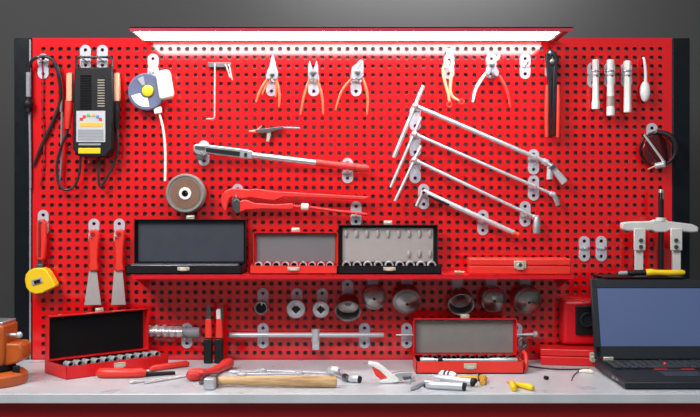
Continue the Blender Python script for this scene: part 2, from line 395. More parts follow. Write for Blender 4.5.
# ------------------------------------------------------------------ round dial gauge
hook('zinc peg hook above the blue and white round gauge', 153, 66.4, 74)
t = thing('angle_gauge', 'round blue gauge with yellow centre, white block and hanging white strip', 'gauge', W(147, 92, -0.03))
c = W(147, 92, -0.03)
MB().lathe(c, (0, -1, 0), [(0.049, -0.008), (0.051, -0.005), (0.051, 0.005), (0.049, 0.008)], 40).build('disc', 'blue', t)
MB().lathe(c, (0, -1, 0), [(0.0515, -0.006), (0.054, -0.004), (0.054, 0.008), (0.050, 0.0095), (0.0475, 0.0085)], 40).build('rim', 'paleblue', t)
wd = lambda a0, a1, r0, r1: [Vector((c.x + math.cos(a) * r, -0.0405, c.z + math.sin(a) * r)) for r, aa in ((r0, (a0, a1)), (r1, (a1, a0))) for a in [aa[0] + (aa[1] - aa[0]) * k / 10 for k in range(11)]]
MB().poly(wd(math.radians(195), math.radians(282), 0.018, 0.045), (0, 0.0022, 0)).build('white_sector', 'white', t)
MB().poly(wd(math.radians(100), math.radians(125), 0.02, 0.045), (0, 0.0022, 0)).build('grey_sector', 'greyplastic', t)
MB().lathe(W(148, 91, -0.038), (0, -1, 0), [(0.0165, 0), (0.0165, 0.006), (0.013, 0.008)], 24).build('hub', 'yellow', t)
MB().prism([(155.5, 73.5), (158, 71), (166.5, 69), (169, 71), (173, 93), (171.5, 97), (162, 99.5), (159, 98)], -0.066, -0.038).build('block', 'cream', t, bevel=0.005)
MB().prism([(153.5, 107.5), (161, 106.5), (161.5, 112.5), (154.5, 113.8)], -0.036, -0.02).build('strip_clip', 'white', t, bevel=0.001)
MB().tubepx([(158.5, 112), (161.5, 121), (164, 135), (165.3, 155), (165, 181)], -0.028, 1.25, n=8, flat=0.4).build('strip', 'cream', t)

# ------------------------------------------------------------------ grinding wheel
hook('zinc peg hook behind the hub of the grinding wheel', 187, 189, 191.2, 0.05)
t = thing('grinding_wheel', 'brown round grinding wheel with white hub above the shelf', 'grinding wheel', W(186, 193.5, -0.03))
c = W(186, 193.5, -0.036)
MB().lathe(c, (0, -1, 0), [(0.018, -0.016), (0.054, -0.016), (0.0575, -0.012), (0.0575, 0.010), (0.054, 0.016), (0.050, 0.016), (0.049, 0.013), (0.018, 0.013)], 48, closed=True).build('stone_rim', 'stonerim', t)
MB().lathe(c, (0, -1, 0), [(0.0185, 0.0135), (0.0185, 0.0145), (0.044, 0.0145), (0.044, 0.0135)], 48, closed=True).build('stone_face', 'stone', t)
MB().lathe(c, (0, -1, 0), [(0.0095, -0.014), (0.018, -0.014), (0.018, 0.0155), (0.0175, 0.017), (0.0095, 0.017)], 32, closed=True).build('hub', 'white', t)
MB().lathe(c, (0, -1, 0), [(0.0068, -0.014), (0.0094, -0.014), (0.0094, 0.0175), (0.0068, 0.0175)], 24, closed=True).build('bushing', 'black', t)

# ------------------------------------------------------------------ hex keys on a bar
t = tag(MB().prism([(207.8, 62), (230.6, 62), (230.6, 67.3), (207.8, 67.3)], -0.016, -0.001).build('magnetic_bar', 'darksteel', bevel=0.0015), 'small grey magnetic bar carrying three thin hex keys', 'holder')
def hexkey(label, path, r):
    return tag(MB().tubepx(path, -0.0195, r, n=6, sm=0).build('hex_key', 'blade'), label, 'hex key', 'hex keys on the grey magnetic bar')
hexkey('long thin hex key with a foot bent left at its bottom', [(214.8, 63), (214.6, 116), (214, 118.3), (212.5, 118.9), (206, 118.9)], 0.75)
hexkey('short hex key slanting down, inner of the two at bar end', [(225, 64), (226.5, 66.5), (230, 77.5)], 0.7)
hexkey('short hex key slanting down, outermost at the bar right end', [(228.5, 64), (229.5, 66.5), (232.3, 80)], 0.7)

# ------------------------------------------------------------------ pliers along the top
def pliers(label, jaws, pivot, handles, Y, mj='plier', name='pliers', hn=10, extra=None, th=0.011):
    t = thing(name, label, 'pliers', W(pivot[0], pivot[1], Y))
    for i, o in enumerate(jaws):
        d = 0.003 * i
        MB().prism(o, Y - th / 2 - d, Y + th / 2 - d).build('jaw', mj, t, bevel=0.0018)
    pc = W(pivot[0], pivot[1], Y - th / 2 - 0.004)
    MB().lathe(pc, (0, -1, 0), [(pivot[2] * S, -0.004), (pivot[2] * S, 0.002), (pivot[2] * S * 0.6, 0.003)], 16).build('pivot', 'darksteel', t)
    for path, r, m in handles:
        MB().tubepx(path, Y, r, n=hn, flat=0.8).build('handle', m, t)
    return t
YP = -0.026
hook('zinc peg hook behind the needle nose pliers', 271.5, 84, 81.1)
pliers('needle nose pliers with orange handles, leftmost of the hanging pliers',
       [[(272.4, 54.5), (273.6, 54.5), (276, 66), (278, 72), (277.5, 79), (273, 80), (271, 76), (271.5, 68)], [(271.8, 54.5), (273, 54.5), (273.2, 67), (272.5, 76), (269, 80), (266.5, 78), (267, 71), (269.3, 66)]],
       (272, 74, 2.2), [([(268.3, 78), (264, 84), (259.5, 92), (256, 102)], [1.2, 1.5, 1.4, 0.9], 'orange'), ([(276, 78), (278.3, 88), (279.5, 97), (279, 107)], [1.2, 1.5, 1.4, 0.9], 'orange'),
                        ([(269, 80), (265.5, 87), (262, 95)], [0.8, 1.0, 0.8], 'orange'), ([(275.5, 80), (276, 90), (275.5, 97)], [0.8, 1.0, 0.8], 'orange')], YP)
hook('zinc peg hook behind the end cutting pliers', 313.8, 83.8, 81.1)
pliers('end cutters with two prong tips and thin orange handles',
       [[(308.8, 61), (310, 60.5), (311.5, 66), (313, 70), (313, 79), (309.5, 80), (308, 76), (308, 68)], [(316.2, 60.5), (317, 61), (318.3, 68), (318.3, 76), (317, 80), (313.2, 79), (313.2, 70), (314.8, 66)]],
       (313.2, 72.5, 3.0), [([(309.5, 79), (306.5, 88), (303.5, 98), (300.5, 114.5)], [1.0, 1.4, 1.3, 0.9], 'orange'), ([(317, 79), (320, 88), (322.3, 98), (323.2, 114)], [1.0, 1.4, 1.3, 0.9], 'orange')], YP)
hook('zinc peg hook behind the slant nosed orange handled pliers', 356, 83.8, 81.1)
pliers('slant nosed pliers with wide spread orange handles',
       [[(361.5, 59), (363.2, 61), (363.5, 68), (363.5, 76), (360, 80), (354, 79), (356, 70)], [(360.5, 59), (362, 62), (357, 70), (358, 79), (352.5, 80), (350.8, 74), (352, 67), (356, 64)]],
       (357.5, 72, 2.8), [([(352.5, 78), (346, 85), (340.5, 94), (335.5, 110)], [1.2, 1.5, 1.3, 0.9], 'orange'), ([(362.5, 78), (366, 88), (367.8, 99), (367, 115)], [1.2, 1.5, 1.3, 0.9], 'orange')], YP)
hook('zinc peg hook behind the cream handled ring grip pliers', 449, 66.4, 64)
t = pliers('cream handled pliers with red ring ends under the strip light',
       [[(447, 48.5), (449, 48), (449.5, 56), (452, 60), (453.5, 66), (452, 73), (448.5, 70), (446.8, 62), (445.8, 55)], [(449.5, 48), (452, 48.5), (453, 55), (451.5, 61), (449, 66), (446, 69), (443.8, 66), (445, 60), (448.5, 56)]],
       (449.3, 58.8, 1.8), [([(445.5, 63), (443.2, 71), (445, 82), (448, 93), (449.3, 101)], [1.6, 1.7, 1.5, 1.4, 1.2], 'ivory'), ([(452.5, 68), (451, 79), (450.2, 90), (453, 97), (458.8, 100.5)], [1.6, 1.7, 1.5, 1.4, 1.2], 'ivory')], YP, mj='cast')
for (x, y) in ((449.4, 104.6), (461.6, 101.6)):
    MB().sweep([W(x + 2.4 * math.cos(a), y + 2.4 * math.sin(a), YP) for a in [2 * PI * i / 16 for i in range(16)]], 0.0026, 8, closed=True).build('ring', 'redrubber', t)
hook('zinc peg hook behind the open jawed side cutters', 491, 70, 76)
pliers('open jawed side cutters with one white and one red handle',
       [[(488, 50), (489.5, 55), (490.5, 61), (496, 66), (499.5, 72), (498, 77), (494, 75), (487.5, 68), (486.5, 60)], [(499.5, 52.5), (501, 56), (499, 60), (496, 62), (491.5, 70), (489, 76), (485.8, 74), (486.5, 67), (492, 61), (496, 57)]],
       (492, 64.5, 2.6), [([(487, 72), (481, 80), (475.5, 90), (473, 102)], [1.4, 1.7, 1.6, 1.2], 'white'), ([(499, 75), (504, 84), (508, 94), (510.5, 107)], [1.4, 1.7, 1.6, 1.2], 'redrubber')], YP, mj='plier')
# bolt cutters
hook('zinc peg hook holding the tall red and black bolt cutters', 553, 66.4, 64)
t = thing('bolt_cutters', 'tall dark bolt cutters with two long red grips', 'bolt cutters', W(552.5, 60, YP))
MB().prism([(546, 60), (546, 53), (549, 49.5), (553, 50), (555, 53), (552, 57), (553, 62), (552.3, 90), (551.5, 136), (548.6, 136), (548.2, 92), (547.6, 75)], YP - 0.010, YP + 0.004).build('lever', 'black', t, bevel=0.002)
MB().prism([(552, 50.5), (556, 51.5), (559, 57), (558.7, 63), (557.6, 76), (556.8, 92), (556, 136), (553.2, 136), (552.8, 90), (554, 66), (556, 60), (553.5, 56)], YP - 0.014, YP).build('lever', 'black', t, bevel=0.002)
MB().lathe(W(553, 62, YP - 0.012), (0, -1, 0), [(0.0095, -0.004), (0.0095, 0.003), (0.006, 0.005)], 16).build('pivot', 'darksteel', t)
MB().lathe(W(551, 53, YP - 0.009), (0, -1, 0), [(0.008, -0.004), (0.008, 0.003), (0.005, 0.005)], 16).build('pivot', 'darksteel', t)
MB().tubepx([(547.2, 85), (546.8, 105), (546.8, 137)], YP - 0.006, [1.5, 2.1, 1.9], flat=0.9).build('grip', 'redplastic', t)
MB().tubepx([(558.3, 85), (558.4, 105), (557.8, 137)], YP - 0.010, [1.5, 2.1, 1.9], flat=0.9).build('grip', 'redplastic', t)

# tubular box spanners
for i, (xa, xb, y0, y1, foot, hx, w) in enumerate([(592.4, 599.0, 59.5, 109.3, 7.8, 590, 'leftmost'), (606.8, 614.2, 60, 116, 8.0, 607, 'middle'), (623.8, 631.2, 61, 112.5, 7.6, 624, 'rightmost')]):
    hook('zinc peg hook beside the %s of the three white tubular spanners' % w, hx, 75.1, clip=((xa + xb) / 2, 71.0, (xb - xa) / 2 * kk(-0.03) * 1.1 + 0.0015))
    xc = (xa + xb) / 2; k = kk(-0.03); r = (xb - xa) / 2 * k
    t = thing('box_spanner', ['slimmest pale tubular box spanner, leftmost of the three', 'longest pale tubular box spanner with worn foot, middle of the three', 'stout pale tubular box spanner, rightmost of the three'][i], 'box spanner', W(xc, y1, -0.03), 0, 'tubular box spanners')
    Z = lambda y: W(0, y, -0.03).z
    c = W(xc, y1, -0.03); H = Z(y0) - Z(y1); f = foot / 2 * k
    MB().lathe(c, (0, 0, 1), [(f * 0.7, 0.004), (f, 0), (f, 0.022), (r, 0.028), (r * 0.93, H * 0.6), (r, H * 0.7), (r, H), (r * 0.75, H), (r * 0.7, H - 0.02)], 6 if i != 1 else 16, ).build('barrel', 'white', t, bevel=0.0012)
    zb = Z(76)
    MB().cyl((c.x + 0.0015, c.y - r * 0.96, zb), (c.x + 0.0015, c.y - r * 1.02, zb), 0.0036, n=12).build('cross_hole', 'black', t)
    MB().lathe((c.x, c.y, Z(74)), (0, 0, 1), [(r * 1.02, -0.006), (r * 1.10, -0.004), (r * 1.10, 0.002), (r * 1.02, 0.004)], 20).build('collar', 'satin', t)
    if i == 1: MB().lathe((c.x, c.y, c.z + 0.028), (0, 0, 1), [(r * 1.0, 0), (r * 1.03, 0.01), (r * 0.98, 0.03)], 16).build('worn_band', 'beige', t)
t = thing('scriber', 'white handled scriber with a short bent steel tip', 'scriber', W(645, 90, YP))
MB().tubepx([(643.3, 57.7), (643.3, 57.9), (644.3, 60), (645.6, 72), (645.6, 84)], [0.004, -0.016, -0.026, YP, YP], [1.0, 1.1, 1.3, 1.5, 1.6]).build('tip', 'white', t)
MB().sphere(W(645, 91.5, YP), 0.0148, (1, 0.8, 2.1), 20).build('handle', 'white', t)

# round inspection mirror
hook('zinc peg hook above the round inspection mirror', 651, 136, 133)
t = thing('inspection_mirror', 'round dark red mirror in a black ring beside the right post', 'mirror', W(656, 150, -0.035))
c = W(656.5, 150.5, -0.03)
MB().lathe(c, (0.28, -0.95, 0.1), [(0.0445, -0.004), (0.046, -0.002), (0.046, 0.003), (0.0445, 0.004)], 36).build('glass', 'glass', t)
rp = [Vector((c.x + 0.007 + 0.0485 * math.cos(a), -0.022 - 0.014 * math.cos(a), c.z + 0.004 + 0.049 * math.sin(a))) for a in [2 * PI * i / 40 for i in range(40)]]
MB().sweep(rp, [0.0032 + 0.0065 * max(0, math.cos(2 * PI * i / 40 - 0.6)) for i in range(40)], 10, closed=True).build('ring', 'black', t)
MB().tubepx([(644, 134.5), (664, 162)], -0.056, [1.2, 1.3], sm=0).build('arm', 'satin', t, bevel=0.0005)
MB().cyl(W(655, 166, -0.05), W(663.5, 164.5, -0.052), 0.0085, 0.0095).cyl(W(663.3, 161, -0.054), W(663.6, 167, -0.05), 0.006).build('joint', 'satin', t, bevel=0.001)
MB().tubepx([(655, 166), (651, 168), (648, 169.3)], -0.05, 0.8).build('wire', 'copper', t)

# ------------------------------------------------------------------ torque wrench
hook('zinc peg hook under the head of the torque wrench', 201, 157, 154.8)
hook('zinc peg hook under the red grip of the torque wrench', 347, 174, 172.5, 0.05)
t = thing('torque_wrench', 'long silver torque wrench with a red grip above the pipe wrench', 'torque wrench', W(280, 158, -0.03))
Y = -0.03
MB().prism([(193, 146), (195.5, 143.8), (205, 144.3), (247, 149.5), (252.8, 151.3), (252.2, 159.3), (246, 158.6), (208, 153.6), (204, 155.8), (196, 154), (193, 151)], Y - 0.011, Y + 0.011).build('head', 'steel', t, bevel=0.003)
MB().prism([(206, 147.6), (240, 151.6), (239.5, 156.2), (206, 151.8)], Y - 0.0135, Y - 0.0105).build('scale_window', 'black', t, bevel=0.0006)
MB().prism([(244.5, 152.6), (247, 153), (246.6, 157), (244, 156.6)], Y - 0.0135, Y - 0.0105).build('window_mark', 'black', t)
MB().prism([(195, 145.8), (205, 147), (205, 149.8), (195, 148.8)], Y - 0.0135, Y - 0.0105).build('ratchet_plate', 'darksteel', t)
MB().boxpx(196, 153, 203.5, 160, Y - 0.008, Y + 0.008).build('drive_square', 'darksteel', t, bevel=0.001)
MB().tubepx([(252, 155.3), (317, 163)], Y, [3.3, 3.1], n=16, sm=0).build('tube', 'steel', t)
MB().tubepx([(315, 162.2), (317, 162.6), (320, 163), (338, 165.2), (344, 165.9), (346, 166.2), (354, 167), (366, 168.3), (369, 168.6)], Y, [2.6, 3.7, 3.4, 3.4, 4.1, 4.1, 3.6, 3.9, 2.6], n=16, sm=0).build('grip', 'redrubber', t)
MB().tubepx([(354.4, 167.1), (355.6, 167.2)], Y, 3.9, n=16, sm=0).build('grip_ring', 'darkred', t)

# small dark gauge
t = thing('small_gauge', 'small dark gauge with a thin bar above the torque wrench', 'gauge', W(272, 130, -0.02))
MB().prism([(254.5, 129.8), (262, 128.8), (270, 128), (283, 126.2), (283, 128.6), (270, 132.2), (258, 133.2)], -0.02, -0.004).build('body', 'darksteel', t, bevel=0.001)
MB().tubepx([(282, 127.6), (300, 128.2)], -0.012, [1.0, 0.9], sm=0).build('bar', 'greyplastic', t)
MB().prism([(267, 132), (271, 131.5), (270.2, 137), (269, 142), (266, 141.5), (266.8, 137)], -0.018, -0.006).build('stub', 'beige', t, bevel=0.001)
MB().tubepx([(249, 131.2), (256, 131)], -0.012, [0.8, 1.1], sm=0).build('tip', 'copper', t)
MB().tubepx([(258, 129.5), (262, 126)], -0.012, [0.9, 0.7], sm=0).build('lever', 'darksteel', t)

# ------------------------------------------------------------------ pipe wrench
hook('zinc peg hook behind the jaw end of the pipe wrench', 237, 197, 198)
hook('zinc peg hook behind the handle end of the pipe wrench', 356, 214, 216.5)
t = thing('pipe_wrench', 'large red Swedish pipe wrench hanging under the torque wrench', 'pipe wrench', W(290, 200, -0.03))
MB().prism([(226.2, 212.8), (222.3, 208), (220.6, 201.5), (221.3, 195.5), (225, 190.8), (231, 188.4), (240, 188.6), (249, 189.6), (256, 188.6), (275, 191.2), (300, 192.6), (340, 195), (370.5, 196.6), (364.5, 200.3), (330, 198.6), (300, 197.3), (283, 197.2), (274, 201.0), (262, 199.4), (250, 197.6), (243, 199), (236, 198), (231.5, 196.8), (229, 199), (227.6, 205)], Y - 0.008, Y + 0.008).build('upper_jaw', 'wrenchred', t, bevel=0.003)
MB().prism([(232, 201.8), (236.5, 198.2), (240, 201.2), (239.5, 213), (236, 213.6), (232, 208.8)], Y - 0.011, Y + 0.007).build('jaw_tooth', 'darksteel', t, bevel=0.002)
MB().prism([(239.8, 200.8), (246, 199.8), (254, 203), (275, 204.2), (292.5, 203.3), (294, 205.5), (293.5, 208.5), (290, 209.8), (265, 209), (246, 210), (239.2, 213)], Y - 0.010, Y + 0.010).build('lower_jaw', 'wrenchred', t, bevel=0.003)
MB().tubepx([(292, 206.2), (309, 207.2), (330, 210.2), (366.5, 214.3)], Y, [1.8, 1.6, 1.55, 1.6], n=12, sm=0).build('lower_handle', 'wrenchred', t)
MB().tubepx([(301.3, 206.7), (302, 206.7), (307.8, 207.1), (308.5, 207.2)], Y, [3.0, 3.7, 3.7, 3.0], n=16, sm=0).build('adjusting_nut', 'cream', t)

# ------------------------------------------------------------------ T handles
def t_handle(label, top, bot, hub, rod_end, r, Yr, joint, hubr):
    t = thing('t_handle_wrench', label, 'T-handle wrench', W(hub[0], hub[1], Yr), 0, 'steel T-handle socket wrenches')
    MB().tubepx([hub, rod_end], Yr, [r, r], n=14, sm=0).build('shaft', 'satin', t)
    MB().tubepx([top, bot], Yr - 0.002, [r * 0.86, r * 0.86], n=12, sm=0).build('cross_bar', 'satin', t)
    MB().sphere(W(hub[0], hub[1], Yr - 0.001), hubr * S).build('hub', 'steel', t)
    for nm, pts, rr, m in joint:
        MB().tubepx(pts, Yr, rr, n=14, sm=0).build(nm, m, t, bevel=0.0008)
    return t
for n_, y_, pr in (('uppermost', 118.5, 109.5), ('middle', 144.5, 136.5), ('lowest', 170.6, 163)):
    hook('zinc peg hook at the cross bar of the %s T-handle wrench' % n_, 415, y_, pr)
hook('zinc peg hook at the socket end of the uppermost T-handle wrench', 533, 161.8, 159.6)
hook('zinc peg hook at the socket end of the middle T-handle wrench', 533, 187.9, 188.4)
hook('zinc peg hook at the socket end of the lowest T-handle wrench', 525, 213.9, 216.8)
t_handle('uppermost steel T-handle wrench with a double universal joint', (423.4, 85.8), (393.8, 157.6), (415.5, 106), (546, 162), 2.25, -0.030,
         [('collar', [(543, 161), (547.5, 163.2)], [3.4, 3.6], 'satin'), ('yoke', [(547, 163), (552, 167), (555, 170.5)], [2.6, 4.0, 3.6], 'steel'), ('pin', [(550.5, 166), (553, 169)], [4.3, 4.3], 'darksteel'),
          ('socket', [(554, 169.5), (564.5, 182.5)], [3.4, 3.9], 'satin'), ('spare_socket', [(550, 166.5), (549.6, 179.5)], [3.0, 3.2], 'satin')], 3.6)
t_handle('middle steel T-handle wrench with a small angled socket', (421.3, 117.5), (390.6, 187.4), (414.3, 134), (553, 194.5), 1.7, -0.027,
         [('collar', [(550, 193.4), (554.5, 195)], [2.6, 2.8], 'satin'), ('socket', [(553.5, 194.5), (555.8, 198.5), (558.2, 205.5)], [2.4, 2.9, 2.6], 'steel')], 3.2)
t_handle('lowest steel T-handle wrench with a socket pointing down', (421.2, 146), (395, 201.2), (414.3, 160), (536, 217.8), 1.7, -0.027,
         [('collar', [(533, 216.5), (537.5, 218.6)], [2.6, 2.8], 'satin'), ('socket', [(537, 217.5), (536.8, 222), (536.4, 233.5)], [3.2, 3.9, 3.9], 'steel')], 3.2)
# flex head ratchet bar
hook('zinc peg hook at the head of the orange tipped ratchet bar', 423.5, 200, 196.5)
hook('zinc peg hook under the orange tip end of the ratchet bar', 482.7, 222.6, 222.8)
t = thing('ratchet_bar', 'silver flex head ratchet bar with an orange tip below the T-handles', 'ratchet', W(424, 193, -0.03))
MB().tubepx([(423, 191.5), (452, 205), (455, 206.4), (514, 233)], -0.03, [3.0, 2.7, 2.9, 2.7], n=16, sm=0).build('bar', 'satin', t)
MB().tubepx([(428, 195.4), (449, 205)], -0.0355, 1.35, n=10, sm=0).build('dark_inlay', 'black', t)
MB().tubepx([(513, 232.6), (518.5, 235)], -0.03, [2.9, 2.3], n=14, sm=0).build('tip', 'orange', t)
MB().tubepx([(423.6, 191), (420, 199), (416.5, 206.3)], -0.036, [3.1, 2.2, 2.0], n=12, sm=0).build('flex_head', 'steel', t)
MB().lathe(W(423.6, 192.6, -0.043), (0, -1, 0), [(0.0045, -0.01), (0.0045, 0.001), (0.003, 0.002)], 12).build('pivot', 'black', t)

# ------------------------------------------------------------------ red knife handle, tape, scrapers
hook('zinc peg hook holding the red utility knife at far left', 41, 222.6, 222.5)
t = thing('utility_knife', 'red utility knife hanging above the yellow tape measure', 'utility knife', W(40, 240, YP))
MB().prism([(36.2, 221.5), (38, 219.3), (43, 219), (45.2, 222), (45.6, 240), (44.5, 256), (42.8, 260.5), (37, 260.5), (35.6, 255), (35.6, 238)], YP - 0.010, YP + 0.008).build('body', 'redplastic', t, bevel=0.004)
MB().prism([(38.4, 224), (40.6, 224), (41, 240), (40.4, 257), (38.2, 257), (38, 240)], YP - 0.0115, YP - 0.009).build('slot', 'darkred', t)
MB().lathe(W(40.3, 222, YP - 0.010), (0, -1, 0), [(0.004, -0.003), (0.004, 0.002), (0.003, 0.003)], 12).build('rivet', 'darksteel', t)
MB().boxpx(37.6, 259.5, 41.8, 269.5, YP - 0.004, YP).build('blade', 'darksteel', t)
t = thing('tape_measure', 'yellow tape measure hanging below the red knife', 'tape measure', W(39, 281, -0.035))
MB().prism([(24.6, 280), (25.6, 274.5), (29, 270.3), (34, 268.3), (41.5, 267.8), (45.5, 269.5), (48, 272.5), (55.3, 285.2), (54.6, 287.2), (47.5, 290.2), (42, 293.2), (35, 294), (29.5, 292), (26, 287.5)], -0.056, -0.014).build('case', 'yellow', t, bevel=0.005, seg=3)
MB().prism([(30.8, 280.3), (41, 277.3), (42.6, 282.6), (32.4, 286)], -0.0585, -0.055).build('badge', 'lgrey', t, bevel=0.001)
MB().prism([(33.5, 281), (39.5, 279.2), (40.5, 282.4), (34.5, 284.3)], -0.0595, -0.058).build('badge_mark', 'black', t)
MB().boxpx(36, 264.5, 42.5, 269.5, -0.040, -0.022).build('belt_clip', 'darksteel', t, bevel=0.001)
for i, (xc, hw) in enumerate(((93.3, 0), (119.2, 0))):
    w_ = ('left', 'right')[i]
    hook('zinc peg hook holding the %s red handled scraper' % w_, xc, 231.3, 237.6)
    t = thing('paint_scraper', ('wide bladed red handled scraper, left of the pair', 'narrow bladed red handled scraper, right of the pair')[i], 'scraper', W(xc, 304, YP), 0, 'red handled scrapers')
    dx = (0, -0.2)[i]
    MB().prism([(xc - 4, 231), (xc - 2.6, 229.3), (xc + 2.6, 229.3), (xc + 4.4, 231.5), (xc + 4.9, 238), (xc + 4.0, 250), (xc + 3.2, 262), (xc + 4.2, 266), (xc + 4.4, 271), (xc - 4.8, 271), (xc - 4.6, 266), (xc - 3.6, 262), (xc - 4.3, 250), (xc - 4.9, 238)], YP - 0.010, YP + 0.008).build('handle', 'redplastic', t, bevel=0.004)
    MB().lathe(W(xc - 0.2, 234.6, YP - 0.0095), (0, -1, 0), [(0.0068, -0.002), (0.0068, 0.0012), (0.005, 0.0012)], 16).build('hang_hole', 'darkred', t)
    bl = [(89.2, 270.5), (96.6, 270.5), (101, 304.8), (84.2, 305)] if i == 0 else [(114.2, 270.5), (122.4, 270.5), (125.6, 304.6), (111.2, 304.8)]
    MB().prism(bl, YP - 0.002, YP).build('blade', 'blade', t)

# ------------------------------------------------------------------ shelf
ZS = 1.1685
sh = thing('shelf', 'long red steel shelf carrying the tool cases', 'shelf', (0, -0.08, ZS))
sx0, sx1 = W(131.5, 0, -0.165).x, W(574, 0, -0.165).x
MB().bx(sx0, sx1, -0.166, -0.001, ZS - 0.002, ZS - 0.0002).bx(sx0, sx1, -0.166, -0.164, ZS - 0.012, ZS - 0.0002).bx(sx0, sx1, -0.003, -0.001, ZS, ZS + 0.012).build('deck', 'shelfred', sh, bevel=0.0006)
for x in (sx0 + 0.006, sx1 - 0.006):
    MB().poly([Vector((x - 0.001, -0.001, ZS - 0.002)), Vector((x - 0.001, -0.15, ZS - 0.002)), Vector((x - 0.001, -0.15, ZS - 0.012)), Vector((x - 0.001, -0.001, ZS - 0.05))], (0.002, 0, 0)).build('bracket', 'shelfred', sh)

# ------------------------------------------------------------------ tool cases
def rot2(x, y, a): return (x * math.cos(a) - y * math.sin(a), x * math.sin(a) + y * math.cos(a))
def case(label, x, y, z, L, dep, h, mb_, ml=None, lidh=0.0, liner=None, insert='blackmatte', ang=0.0, open_=True, latch='latch', top_latch=True, latch_w=0.034, liner_m=0.008, rim=0.022):
    """local x along the front, y back, z up, origin front-left-bottom"""
    t = thing('tool_case', label, 'case', (x, y, z + 0.0004), ang)
    ml = ml or mb_; w = 0.0022
    L2 = MB(False)
    if open_:
        L2.bx(0, L, 0, dep, 0, 0.003).bx(0, L, 0, w, 0, h).bx(0, L, dep - w, dep, 0, h).bx(0, w, 0, dep, 0, h).bx(L - w, L, 0, dep, 0, h)
        L2.build('tray', mb_, t)
        if insert: MB(False).bx(w, L - w, w, dep - w, 0.003, h - 0.012).build('insert', insert, t)
        y1 = dep - 0.003; y0 = y1 - rim; z0 = h + 0.0006; z1 = h + lidh
        lid = MB(False).bx(0, L, y1 - w, y1, z0, z1).bx(0, L, y0, y1, z1 - w, z1).bx(0, w, y0, y1, z0, z1).bx(L - w, L, y0, y1, z0, z1).bx(0, L, y0, y1, z0, z0 + w).build('lid', ml, t)
        MB(False).bx(liner_m, L - liner_m, y1 - w - 0.003, y1 - w - 0.0003, z0 + 0.004, z1 - liner_m * 0.7).build('lid_liner', liner, t, bevel=0.0008)
        for q in (0.2, 0.8): MB(False).cyl((L * q - 0.02, dep + 0.001, h), (L * q + 0.02, dep + 0.001, h), 0.003, n=10).build('hinge', 'steel', t)
        if top_latch:
            MB(False).bx(L / 2 - latch_w * 0.36, L / 2 + latch_w * 0.36, y0 + 0.004, y0 + 0.010, z1, z1 + 0.012).bx(L / 2 - latch_w * 0.28, L / 2 + latch_w * 0.28, y0 + 0.003, y0 + 0.011, z1 + 0.005, z1 + 0.009).build('lid_catch', latch, t, bevel=0.0015)
        MB(False).bx(L / 2 - latch_w / 2, L / 2 + latch_w / 2, -0.0035, -0.0002, h * 0.45, h * 0.85).bx(L / 2 - latch_w * 0.3, L / 2 + latch_w * 0.3, -0.006, -0.003, h * 0.4, h * 0.65).build('latch', latch, t, bevel=0.001)
    else:
        hl = h * 0.55
        MB(False).bx(0, L, 0, dep, 0, hl - 0.0006).build('tray', mb_, t, bevel=0.003)
        MB(False).bx(-0.0012, L + 0.0012, -0.0012, dep, hl, h).build('lid', ml, t, bevel=0.004)
    return t
def socket_mb(r, l, bore=0.72):
    """socket lying along local y, mouth towards -y"""
    m = MB(False)
    m.lathe((0, 0, 0), (0, 1, 0), [(r * bore, 0.012), (r * bore, 0.001), (r * 0.93, 0), (r, 0.0015), (r, l * 0.5), (r * 0.86, l * 0.6), (r * 0.86, l - 0.001), (r * 0.8, l)], 20)
    return m
def socket_row(n, r, l, casething, lx0, lx1, ly, lz, where, group, m='satin', bore=0.72, fine=True):
    a = casething.rotation_euler[2]; base = casething.location; mesh = None
    for i in range(n):
        lx = lx0 + (lx1 - lx0) * i / (n - 1); dx, dy = rot2(lx, ly, a)
        loc = (base.x + dx, base.y + dy, base.z + lz)
        w_ = 'leftmost' if i == 0 else ('rightmost' if i == n - 1 else ORD[i] + ' from left')
        lab = 'chrome socket in %s, %s' % (where, w_)
        if mesh is None:
            t = thing('socket', lab, 'socket', loc, a, group); mesh = t
            socket_mb(r, l, bore).build('barrel', m, t)
            MB(False).lathe((0, 0.0115, 0), (0, 1, 0), [(r * bore * 0.98, 0), (r * bore * 0.98, 0.002)], 16).build('bore', 'black', t)
        else: dup(mesh, loc, a, lab, group)
Yfr = -0.15
# black case
cw = 0.326; A = case('wide black open case with dark blue-grey lid on the shelf left end', -0.4655 - cw / 2, Yfr, ZS, cw, 0.128, 0.024, 'black', lidh=0.1285, liner='liner_blue')
MB(False).bx(0.012, cw - 0.012, 0.006, 0.05, 0.0125, 0.0275).build('foam_bar', 'gloss', A, bevel=0.004)
# red socket case
cw = 0.246; Bc = case('small red open socket case with grey lid, between the two black cases', -0.158 - cw / 2, Yfr, ZS, cw, 0.118, 0.024, 'redplastic', ml='red', lidh=0.092, liner='liner_grey', insert='red')
socket_row(9, 0.0106, 0.045, Bc, 0.022, cw - 0.022, 0.020, 0.0232, 'the small red case on the shelf', 'sockets in the small red case on the shelf', m='greyplastic' if False else 'satin')
# black socket case
cw = 0.289; Cc = case('black open socket case with pale grey lid at mid shelf', 0.1105 - cw / 2, Yfr, ZS, cw, 0.12, 0.024, 'black', lidh=0.1125, liner='liner_light', insert='red', liner_m=0.012)
for i in range(9):
    x = 0.022 + (cw - 0.044) * i / 8
    for zz in (0.110, 0.052) if i >= 6 else (0.110,):
        MB(False).sphere((x, 0.109, zz), 0.007, (0.8, 0.5, 1.7), 12).build('lid_reflection', 'liner_light', Cc)  # raised lugs shaped as the sockets' bright reflections in the lid
socket_row(9, 0.0125, 0.05, Cc, 0.024, cw - 0.024, 0.020, 0.0232, 'the black case at mid shelf', 'sockets in the black case at mid shelf', bore=0.66)
